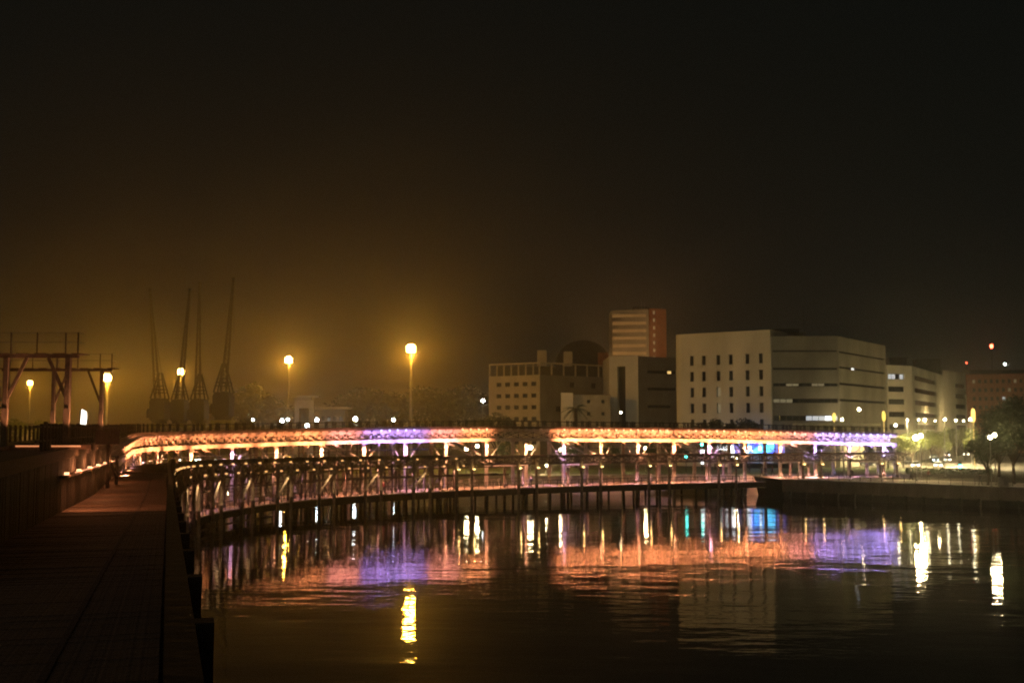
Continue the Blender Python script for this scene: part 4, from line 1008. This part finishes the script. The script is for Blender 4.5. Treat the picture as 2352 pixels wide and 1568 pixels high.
# trees seen under the girder
for i, (px, yt, D) in enumerate(((1165, 1012, 232), (1215, 1020, 234), (1330, 1012, 236), (1400, 1018, 232), (1495, 1010, 238), (1548, 1014, 236), (1868, 1016, 240), (1990, 1020, 236), (2035, 1018, 240), (1010, 1015, 240))):
    tree_at(px, yt, D, i % 3, 'hedge', '%s small park tree under the glowing girder counted from the flood mast' % ORD[[1, 2, 3, 4, 5, 6, 7, 8, 9, 0][i]], 'park_tree', 'small park trees behind the trestle', i * .9)
for i, (px, D) in enumerate(((35, 300), (92, 310), (130, 296))):
    tree_at(px, 960 + 3 * i, D, i, 'leafl', ['leftmost', 'middle', 'rightmost'][i] + ' of three low trees beyond the gantries', 'low_tree', 'low trees at far left', i)
# hedge
hd = MB(); r_ = random.Random(5); hv = []; hf = []
for i in range(1500):
    p = Vector((r_.uniform(-8, 8), r_.uniform(-.8, .8), r_.uniform(.05, 1.1))); a = Vector((r_.gauss(0, 1), r_.gauss(0, 1), r_.gauss(0, 1))).normalized(); b = a.cross(Vector((r_.gauss(0, 1), 1, r_.gauss(0, 1)))).normalized(); k = len(hv)
    hv += [p - a * .16, p + b * .1, p + a * .16, p - b * .1]; hf.append((k, k + 1, k + 2, k + 3))
hm = bpy.data.meshes.new('hedge'); hm.from_pydata([tuple(v) for v in hv], [], hf)
tag(obj('hedge', hm, M['hedge'], None, (GX(2178, 214), 214, LAND), -.3), 'low clipped hedge between lawn and street', 'hedge')
# palm
pp = W(1322, 960, 252); pt = thing('palm_tree', 'feathery palm standing before the low pale block', 'palm tree', (pp.x, 252, LAND))
ph = GZ(938, 252) - LAND
obj('trunk', MB().tube((0, 0, 0), (.15, 0, ph * .5), .42, .34, 10).tube((.15, 0, ph * .5), (.05, 0, ph), .34, .38, 10), M['bark'], pt)
r_ = random.Random(8)
for k in range(22):
    a = k * 2.4; el = r_.uniform(-.5, 1.25); Lf = r_.uniform(2.6, 3.6); m = MB(); prev = Vector((0, 0, 0)); N = 8
    for i in range(N):
        t = (i + 1) / N; q = Vector((Lf * t * math.cos(el * .6), 0, Lf * t * math.sin(el) * .8 - 1.5 * t * t))
        m.bar(prev, q, .05)
        for sg in (-1, 1):
            for j in (0, .5):
                o_ = prev.lerp(q, j); e2 = o_ + Vector((.28, sg * .75 * (1 - .5 * t), -.22)); m.add([o_, o_ + Vector((.13, 0, .02)), e2], [(0, 1, 2)])
        prev = q
    obj('frond', m, M['leafd'], pt, (.05, 0, ph), a)

# ------------------------------------------------------------------ lamps
def post_lamp(name, label, px, py, D, r=.34, em='globe', pole=.08, group=None, zg=LAND, lean=0.0, power=0, down=False):
    p = W(px, py, D); h = p.z - zg
    g = thing(name, label, 'street lamp', (p.x - lean * h, D, zg), 0, group)
    obj('pole', MB().tube((0, 0, 0), (lean * h, 0, h - r * .7), pole, pole * .65, 8).lathe([(pole * 2, 0), (pole * 2, .25), (pole * 1.1, .4)], 8), M['pole'], g)
    obj('collar', MB().lathe([(r * .4, h - r * 1.15), (r * .55, h - r * .85), (r * .5, h - r * .75)], 8, (lean * h, 0, 0)), M['blackmetal'], g)
    obj('globe', MB().ball((lean * h, 0, h), r, 12, 8), E[em], g, smooth=True)
    if power and down: light('SPOT', 'lamp_light', g, (lean * h, 0, h - .1), (1, .78, .38), power, shadow_soft_size=r + .02, spot_size=R(160), spot_blend=.35, rot=(0, 0, 0))
    elif power: light('POINT', 'lamp_light', g, (lean * h, 0, h), (1, .74, .32), power, shadow_soft_size=r + .02)
    return g
post_lamp('globe_lamp', 'left, larger lamp of the pair by the violet end of the viaduct', 2103, 1005, 186, .46, 'globe', .09, 'promenade globe lamps', power=20000)
post_lamp('globe_lamp', 'right, smaller lamp of the pair by the violet end of the viaduct', 2114, 1001, 197, .40, 'globe', .09, 'promenade globe lamps', power=20000)
post_lamp('globe_lamp', 'left lamp of the twin globe lamps before the dark trees', 2274, 1004, 166, .30, 'globe', .08, 'promenade globe lamps', power=5000)
post_lamp('globe_lamp', 'right lamp of the twin globe lamps before the dark trees', 2284, 999, 172, .30, 'globe', .08, 'promenade globe lamps', power=5000)
ST = [(2057, 976, 240, .30), (2084, 964, 252, .22), (2110, 964, 284, .24), (2124, 964, 248, .32), (2148, 966, 318, .22), (2170, 963, 258, .32), (2195, 965, 276, .28), (2213, 966, 345, .28), (2203, 934, 380, .42), (2229, 963, 250, .36)]
for i, (px, py, D, r) in enumerate(ST):
    post_lamp('street_lamp', ['warm street lamp just above the violet girder end', 'first lamp of the street row, left end', 'second lamp of the street row', 'third and brightest lamp of the street row', 'fourth, small dim lamp of the street row', 'fifth lamp of the street row on a leaning pole', 'sixth lamp of the street row', 'seventh lamp, right end of the street row', 'high white lamp before the brick block', 'warm lamp touching the amber light column'][i],
              px, py, D, r, 'street', .08, 'street lamps along the avenue', LAND, .03 if i == 5 else 0, power=(125000 if i in (1, 3, 5, 6, 9) else 12000) if i != 8 else 18000, down=i not in (2, 4, 7, 8))
for i, (px, py, D, r) in enumerate(((580, 965, 330, .5), (648, 966, 330, .5), (661, 963, 350, .36), (706, 977, 300, .5), (728, 964, 335, .48), (816, 962, 330, .58), (904, 964, 330, .46))):
    post_lamp('white_lamp', 'cool white port lamp, %s from the cranes above the viaduct fence' % ORD[i], px, py, D, r, 'globeS', .09, 'cool white lamps above the viaduct')
post_lamp('white_lamp', 'single cool white lamp left of the loggia block', 1109, 920, 330, .45, 'globeS', .09)
OL = [(1791, 942, 262, .36, 'street', 'white globe topping the yellow column before the ribbon wing'), (1973, 940, 246, .34, 'globe', 'white lamp before the grey end of the ribbon wing'), (1934, 963, 246, .30, 'street', 'warm lamp right of the lit ground-floor windows'),
      (1552 * .91875, 947, 262, .26, 'street', 'small lamp before the recessed strip of the white block'), (1402 * .9187, 1032, 226, .30, 'street', 'white lamp under the girder below the palm, left'), (1613 * .91875, 1029, 224, .26, 'street', 'white lamp under the girder below the window slab'),
      (1367 * .91875, 1068, 214, .26, 'street', 'low white lamp below the lattice under the palm'), (1166 * .91875, 1030, 222, .38, 'street', 'lamp under the girder near the unlit gap, left'), (1193 * .91875, 1024, 226, .32, 'street', 'lamp under the girder near the unlit gap, right'), (1326 * .9187, 1027, 226, .42, 'street', 'bright lamp under the unlit gap of the girder'),
      (1690, 1052, 216, .24, 'street', 'small warm lamp at the right end of the blue screen'), (2153 * .91875 - 60, 975, 300, .2, 'street', 'tiny lamp above the violet girder'), (525, 1134, 205, .34, 'street', 'warm globe lamp seen between the left pier columns')]
for (px, py, D, r, em, lab) in OL: post_lamp('park_lamp', lab, px, py, D, r, em, .07, 'park lamps', power=(6000 if py > 1000 else 700) if px > 1000 else 1200)
for i, (px, py, D, r, em) in enumerate(((2136, 1012, 420, .35, 'globeS'), (2150, 1004, 470, .4, 'street'), (2160, 1018, 430, .35, 'globeS'), (2172, 1008, 520, .5, 'street'), (2181, 1016, 470, .4, 'globeS'), (2188, 1003, 600, .6, 'street'), (2197, 1012, 520, .45, 'globeS'), (2205, 1006, 600, .55, 'street'), (2212, 1015, 540, .45, 'street'), (2147, 1024, 400, .3, 'globeS'))):
    post_lamp('far_street_lamp', '%s of the far low avenue lights beyond the street trees, counting rightward' % ORD[[0, 2, 3, 4, 5, 6, 7, 8, 9, 1][i]], px, py, D, r, em, .08, 'far avenue lights', power=900)
post_lamp('hidden_tower_lamp', 'hidden lamp added to light the balcony tower', 1455, 870, 395, .4, 'street', .1, None, LAND, 0, 0)
light('POINT', 'tower_fill_light', bpy.data.objects['hidden_tower_lamp'], (0, 0, GZ(870, 395) - LAND), (1, .50, .16), 80000, shadow_soft_size=.5)  # unseen lamp added behind the white block to brighten the tower
# glowing yellow columns
for i, (px, y0, y1, D, em, lab) in enumerate(((1791, 950, 972, 252, 'yellow', 'yellow light column left of the lit ground floor'), (1914, 948, 966, 250, 'yellow', 'yellow light column crossing the lit ground floor'), (2028, 944, 966, 250, 'yellow', 'yellow light column at the corner of the ribbon wing'), (2233, 938, 968, 240, 'amber', 'tall amber light column left of the dark trees'))):
    zt, zm = GZ(y0, D), GZ(y1, D); g = thing('light_column', lab, 'light column', (GX(px, D), D, LAND), 0, 'glowing light columns')
    obj('pole', MB().tube((0, 0, 0), (0, 0, zm - LAND), .15, .14, 10), E['ypole'], g)
    obj('luminous_head', MB().lathe([(.25, zm - LAND), (.42, zm - LAND + .5), (.42, zt - LAND - .6), (.2, zt - LAND)], 10), E[em], g, smooth=True)
# roof beacons
for (px, py, D, em, r, lab) in ((2277, 795, 520, 'redsig', .75, 'red beacon on a far mast above the brick block'), (2308, 836, 480, 'globeS', .35, 'small white beacon on the brick block roof'), (2220, 833, 430, 'redsig', .2, 'faint red beacon at the left end of the brick block')):
    p = W(px, py, D); g = thing('beacon_mast', lab, 'beacon', (p.x, D, LAND)); h = p.z - LAND
    obj('mast', MB().tube((0, 0, 0), (0, 0, h), .35, .12, 6), M['blackmetal'], g); obj('beacon', MB().ball((0, 0, h), r, 10, 6, 1.3), E[em], g, smooth=True)

# ------------------------------------------------------------------ lit pavilion, signs, screen
p = W(1748, 1030, 247)
pv = thing('event_stage', 'blue-glowing event screen with violet side panels behind the lower pier', 'stage', (p.x, 247, LAND))
z0, z1 = GZ(1043, 247) - LAND, GZ(1014, 247) - LAND; zc = (z0 + z1) / 2
obj('screen', MB().box(0, 0, zc, 5.6, .15, z1 - z0), E['screen'], pv)
obj('side_panel', MB().box(-5.4, .3, zc - .2, 1.7, .15, 2.4), E['screenV'], pv); obj('side_panel', MB().box(4.2, .3, zc + .1, 2.0, .15, 2.2), E['screenV'], pv)
for x in (-2.95, 2.95, -6.4, 5.3): obj('truss_tower', MB().box(x - .15, .2, z1 / 2, .06, .06, z1).box(x + .15, .2, z1 / 2, .06, .06, z1).box(x, .45, z1 / 2, .06, .06, z1), M['pole'], pv)
obj('stage_floor', MB().box(0, 1.5, .5, 13, 5, 1.0), M['blackmetal'], pv)
obj('roof_beam', MB().box(-.5, .2, z1 + .25, 12.2, .35, .3), M['pole'], pv)
sg = MB().box(0, 0, 0, .75, .12, 1.1).mesh('sign'); sg.materials.append(E['sign'])
for i, (px, py, D, sc_, lab) in enumerate(((1649, 1027, 240, 1.15, 'leftmost of three white lit signs left of the blue screen'), (1656, 1027, 240, .9, 'middle of three white lit signs left of the blue screen'), (1665, 1027, 240, 1.1, 'rightmost of three white lit signs left of the blue screen'), (1681, 1027, 240, .95, 'tall white lit sign beside the violet panel'), (1681, 1041, 236, 1.3, 'broad white lit sign low beside the violet panel'),
                                          (1722, 1029, 238, .8, 'white lit sign on the left part of the blue screen'), (1745, 1029, 238, .7, 'white lit sign on the middle of the blue screen'), (1715, 1040, 236, .9, 'white lit sign low before the blue screen'), (1613, 1039, 236, 1.0, 'white-green lit sign below the girder'), (1613, 1061, 226, .6, 'small white lit sign at the foot of a pole'))):
    q = W(px, py, D); g = thing('lit_sign', lab, 'sign', (q.x, D, LAND), 0, 'white lit signs by the stage'); h = q.z - LAND
    obj('panel', sg, None, g, (0, 0, h), 0, None, (sc_, 1, sc_)); obj('post', MB().box(0, .15, h / 2, .12, .1, h), M['blackmetal'], g)
for (px, py, D, em, r, lab) in ((1612, 1017, 232, 'green', .28, 'teal signal lamp hanging under the bright girder'), (1576, 1060 - 16, 218, 'green', .3, 'teal signal lamp behind the lower lattice'), (2205, 1067, 232, 'green', .34, 'teal traffic signal left of the round dark tree')):
    q = W(px, py, D); g = thing('traffic_signal', lab, 'traffic light', (q.x, D, LAND)); h = q.z - LAND
    obj('pole', MB().tube((0, .2, 0), (0, .2, h + .5), .07, .06, 6), M['blackmetal'], g); obj('signal_box', MB().box(0, .12, h, .7, .2, 1.5), M['blackmetal'], g); obj('lens', MB().ball((0, 0, h - .3), r, 8, 6), E[em], g)
q = W(191, 968, 250); g = thing('white_totem', 'tall white glowing panel beyond the deck fence between the gantries', 'sign', (q.x, 250, LAND))
obj('panel', MB().prism([(-.6, 7.2), (.05, 6.6), (.75, 10.6), (.65, 12.2), (-.35, 12.7)], -.15, .15), E['totem'], g); obj('post', MB().box(-.2, .3, 3.4, .4, .3, 6.8), M['pole'], g)
q = W(1297, 1088, 200); g = thing('round_red_sign', 'round dark red disc sign on a post under the trestle', 'sign', (q.x, 200, .6))
h = q.z - .6; obj('disc', MB().tube((0, 0, h), (0, .06, h), .36, .36, 14), M['red'], g); obj('post', MB().box(0, .1, h / 2, .07, .07, h), M['pole'], g)
q = W(2262, 1096, 163); g = thing('utility_cabinet', 'small pale cabinet on the promenade near the round dark tree', 'cabinet', (GX(2296, 166), 166, LAND))
obj('body', MB().box(0, 0, .75, 1.3, .5, 1.3), M['concrete'], g); obj('lid', MB().box(0, 0, 1.44, 1.4, .6, .08), M['pole'], g); obj('door', MB().box(.3, -.27, .75, .55, .03, 1.1), M['pole'], g)
# mast poles on the promenade
for (px, yt, D, lab) in ((2168, 975, 205, 'tall thin curved mast left of the street lamps'), (1952, 1045, 192, 'thin dark mast beside a walker under the violet girder'), (1937, 1000, 196, 'pale mast under the violet girder')):
    q = W(px, yt, D); g = thing('mast', lab, 'pole', (q.x, D, LAND)); h = q.z - LAND
    obj('shaft', MB().tube((0, 0, 0), (-.05, 0, h * .6), .09, .07, 6).tube((-.05, 0, h * .6), (.25, 0, h), .07, .05, 6), M['blackmetal' if px == 1952 else 'pole'], g); obj('foot', MB().lathe([(.22, 0), (.22, .1), (.1, .2)], 8), M['pole'], g)

# ------------------------------------------------------------------ cars
paints = [mat('car_paint_%s' % n_, c, tuple(x * .9 for x in c), 2, .3, .2) for n_, c in (('silver', (.5, .5, .52)), ('white', (.7, .7, .68)), ('dark', (.04, .045, .06)), ('red', (.35, .04, .03)), ('blue', (.06, .10, .25)))]
bodyp = [(-2.1, .32), (-2.15, .72), (-1.95, .88), (-1.1, .95), (1.55, .98), (2.08, .86), (2.15, .55), (2.05, .30)]
cabp = [(-1.15, .94), (-.45, 1.42), (.85, 1.46), (1.6, .97)]
car_b = [MB().prism(bodyp, -.86, .86).mesh('body') for _ in paints]
for m, q in zip(car_b, paints): m.materials.append(q)
car_c = MB().prism(cabp, -.74, .74).mesh('cabin'); car_c.materials.append(M['glass'])
car_r = [MB().prism([(-.47, 1.40), (.87, 1.44), (.80, 1.49), (-.40, 1.46)], -.70, .70).mesh('roof') for _ in paints]
for m, q in zip(car_r, paints): m.materials.append(q)
whm = MB().tube((0, -.1, 0), (0, .1, 0), .32, .32, 12).mesh('wheel'); whm.materials.append(M['rubber'])
rim = MB().tube((0, -.115, 0), (0, .115, 0), .19, .19, 8).mesh('rim'); rim.materials.append(M['pole'])
hlm = {k: MB().box(0, 0, 0, .1, .36, .2).mesh('headlight') for k in ('head', 'headC', 'tail', 'off')}
for k in hlm: hlm[k].materials.append(E[k] if k in E else M['pole'])
def car(label, x, y, rz, paint, hl='head', tl='tail', group=None, z=LAND):
    g = thing('parked_car' if hl == 'off' else 'car', label, 'car', (x, y, z), rz, group)
    obj('body', car_b[paint], None, g); obj('cabin', car_c, None, g); obj('roof', car_r[paint], None, g)
    for wx in (-1.3, 1.35):
        for wy in (-.8, .8): wv = obj('wheel', whm, None, g, (wx, wy, .32)); obj('rim', rim, None, wv)
    for wy in (-.6, .6): obj('headlight', hlm[hl], None, g, (-2.12, wy, .72)); obj('taillight', hlm[tl], None, g, (2.10, wy, .74))
# queue of traffic seen through the legs of the viaduct (front is local -x)
QX = [(428, 'head', 0), (452, 'headC', 1), (474, 'head', 2), (500, 'headC', 0), (556, 'head', 1), (600, 'headC', 4), (630, 'head', 2), (662, 'headC', 1), (690, 'head', 0), (812, 'head', 1), (833, 'headC', 2), (858, 'head', 0)]
for i, (px, hk, pc) in enumerate(QX):
    D = 286 + (i % 3) * 3.2; car('%s car of the oncoming queue seen through the viaduct legs' % ORD[i], GX(px, D), D, R(90) + rng.uniform(-.15, .15), pc, hk, 'tail', 'traffic queue behind the viaduct')
# cars along the avenue at right
AV = [(2098, 246, 'head', 1), (2108, 254, 'head', 0), (2114, 266, 'headC', 2), (2124, 276, 'head', 1), (2133, 287, 'headC', 4), (2141, 300, 'head', 0), (2150, 312, 'head', 2), (2158, 326, 'headC', 1), (2166, 342, 'head', 3), (2176, 362, 'head', 1), (2186, 385, 'headC', 0), (2196, 410, 'head', 1), (2206, 440, 'headC', 2)]
for i, (px, D, hk, pc) in enumerate(AV):
    car('%s car in the bright avenue row, counting away from the pier end' % ORD[i], GX(px + (0, 7, -9, 4, 12)[i % 5], D), D + (0, -9, 6, 14)[i % 4], R(70), pc, 'off' if i in (2, 7, 10) else hk, 'off', 'cars along the avenue')
car('dark parked car beneath the violet girder', GX(1985, 262), 262, R(10), 2, 'off', 'off', 'cars behind the lawn'); car('pale parked car left of the dark one beneath the violet girder', GX(1930, 264), 264, R(8), 1, 'off', 'off', 'cars behind the lawn')

# ------------------------------------------------------------------ people
def person_mesh(seed, pose):
    st = {'stand': (.06, .05, .12), 'walk': (.28, -.25, .3), 'lean': (.05, .0, .25)}[pose]
    J = [(0, 0, .95), (0, 0, 1.18), (0, .01, 1.42), (0, .0, 1.52), (0, -.02, 1.60), (0, -.02, 1.74),
         (.10, 0, .90), (.11, -st[0] * .5, .50), (.11, -st[0] + .05, .07), (.11, -st[0] - .12, .03),
         (-.10, 0, .90), (-.11, -st[1] * .5, .50), (-.11, -st[1] + .05, .07), (-.11, -st[1] - .12, .03),
         (.19, 0, 1.40), (.24, st[2] * .3, 1.13), (.24, -st[2], .90), (.24, -st[2] - .04, .80),
         (-.19, 0, 1.40), (-.24, -st[2] * .3, 1.13), (-.24, st[2] - .2, .92), (-.24, st[2] - .24, .82)]
    ED = [(0, 1), (1, 2), (2, 3), (3, 4), (4, 5), (0, 6), (6, 7), (7, 8), (8, 9), (0, 10), (10, 11), (11, 12), (12, 13), (2, 14), (14, 15), (15, 16), (16, 17), (2, 18), (18, 19), (19, 20), (20, 21)]
    RR = [.15, .135, .15, .06, .09, .085, .10, .07, .05, .045, .10, .07, .05, .045, .07, .055, .042, .045, .07, .055, .042, .045]
    me = bpy.data.meshes.new('person'); me.from_pydata(J, ED, []); me.update()
    o = bpy.data.objects.new('person_tmp', me); COL.objects.link(o); md = o.modifiers.new('skin', 'SKIN'); o.modifiers.new('sub', 'SUBSURF').levels = 1
    for v, r in zip(me.skin_vertices[0].data, RR): v.radius = (r, r * .8)
    me.skin_vertices[0].data[0].use_root = True
    dg = bpy.context.evaluated_depsgraph_get(); m2 = bpy.data.meshes.new_from_object(o.evaluated_get(dg)); bpy.data.objects.remove(o)
    for p in m2.polygons: p.use_smooth = True
    return m2
def clothes(name, coat, trou):
    m = bpy.data.materials.new(name); m.use_nodes = True; t = m.node_tree; b = t.nodes['Principled BSDF']; b.inputs['Roughness'].default_value = .85
    tc = t.nodes.new('ShaderNodeTexCoord'); sp = t.nodes.new('ShaderNodeSeparateXYZ'); t.links.new(tc.outputs['Object'], sp.inputs[0])
    mr = t.nodes.new('ShaderNodeMath'); mr.operation = 'DIVIDE'; mr.inputs[1].default_value = 1.9; t.links.new(sp.outputs[2], mr.inputs[0])
    rp_ = t.nodes.new('ShaderNodeValToRGB'); rp_.color_ramp.interpolation = 'CONSTANT'; cr_ = rp_.color_ramp
    cr_.elements[0].position = 0; cr_.elements[0].color = (.02, .02, .02, 1); cr_.elements[1].position = .06; cr_.elements[1].color = (*trou, 1)
    for ps, c in ((.50, coat), (.79, (.42, .27, .2)), (.88, (.03, .02, .015))): e_ = cr_.elements.new(ps); e_.color = (*c, 1)
    t.links.new(mr.outputs[0], rp_.inputs[0]); t.links.new(rp_.outputs[0], b.inputs['Base Color']); return m
pmesh = {}
try:
    for ps in ('stand', 'walk', 'lean'): pmesh[ps] = person_mesh(1, ps)
except Exception as ex:
    print('person mesh failed', ex)
PE = [(1952, 1099, 'walk', 0, 'person in dark clothes walking beside a thin mast under the violet girder'), (2087, 1101, 'walk', 0, 'person in black walking past the violet end of the viaduct'), (2127, 1102, 'stand', 1, 'person in a dark red top on the promenade below the lamp pair'), (2245, 1114, 'walk', 0, 'person in black walking left of the twin globe lamps'),
      (2350, 1105, 'stand', 0, 'person in black at the right edge of the picture'), (1718, 1086, 'stand', 0, 'person standing left of the group below the blue screen'), (1746, 1092, 'walk', 0, 'leftmost of three walkers below the blue screen'), (1754, 1092, 'walk', 0, 'middle of three walkers below the blue screen'), (1771, 1090, 'walk', 1, 'rightmost of three walkers below the blue screen')]
cl = [clothes('dark_clothes', (.03, .03, .035), (.025, .025, .03)), clothes('dark_red_clothes', (.16, .03, .03), (.03, .03, .04)), clothes('white_clothes', (.6, .57, .52), (.2, .18, .17))]
for i, (px, py, ps, c, lab) in enumerate(PE):
    D = (EYE - LAND) * F / (py - HOR)
    if ps in pmesh:
        me = pmesh[ps].copy(); me.materials.clear(); me.materials.append(cl[c]); o = obj('person', me, None, None, (GX(px, D), D, LAND), i * 1.3)
        tag(o, lab, 'person')
for (px, sx, c, ps, lab) in ((1490, 2.6, 2, 'lean', 'person in white leaning on the boardwalk railing'), (1219, 2.4, 0, 'walk', 'walker on the boardwalk left of the round red sign'), (497, 1.5, 2, 'stand', 'person in pale top on the boardwalk between the left pier columns'), (880, 2.2, 1, 'walk', 'person in a red top on the left stretch of the boardwalk')):
    s = s_px(px, 1.8); p = at(s, 1.8, ZW(s))
    if ps in pmesh:
        me = pmesh[ps].copy(); me.materials.clear(); me.materials.append(cl[c]); tag(obj('person', me, None, None, p, sx), lab, 'person')

# ------------------------------------------------------------------ night haze
hz = bpy.data.materials.new('night_haze'); hz.use_nodes = True; t = hz.node_tree; t.nodes.clear()
ho = t.nodes.new('ShaderNodeOutputMaterial'); hv_ = t.nodes.new('ShaderNodeVolumePrincipled')
hv_.inputs['Color'].default_value = (.94, .89, .78, 1); hv_.inputs['Density'].default_value = .00065; hv_.inputs['Anisotropy'].default_value = .84
t.links.new(hv_.outputs[0], ho.inputs['Volume'])
tag(obj('haze', MB().box(0, 700, 30, 1400, 1520, 64), hz), kind='stuff')
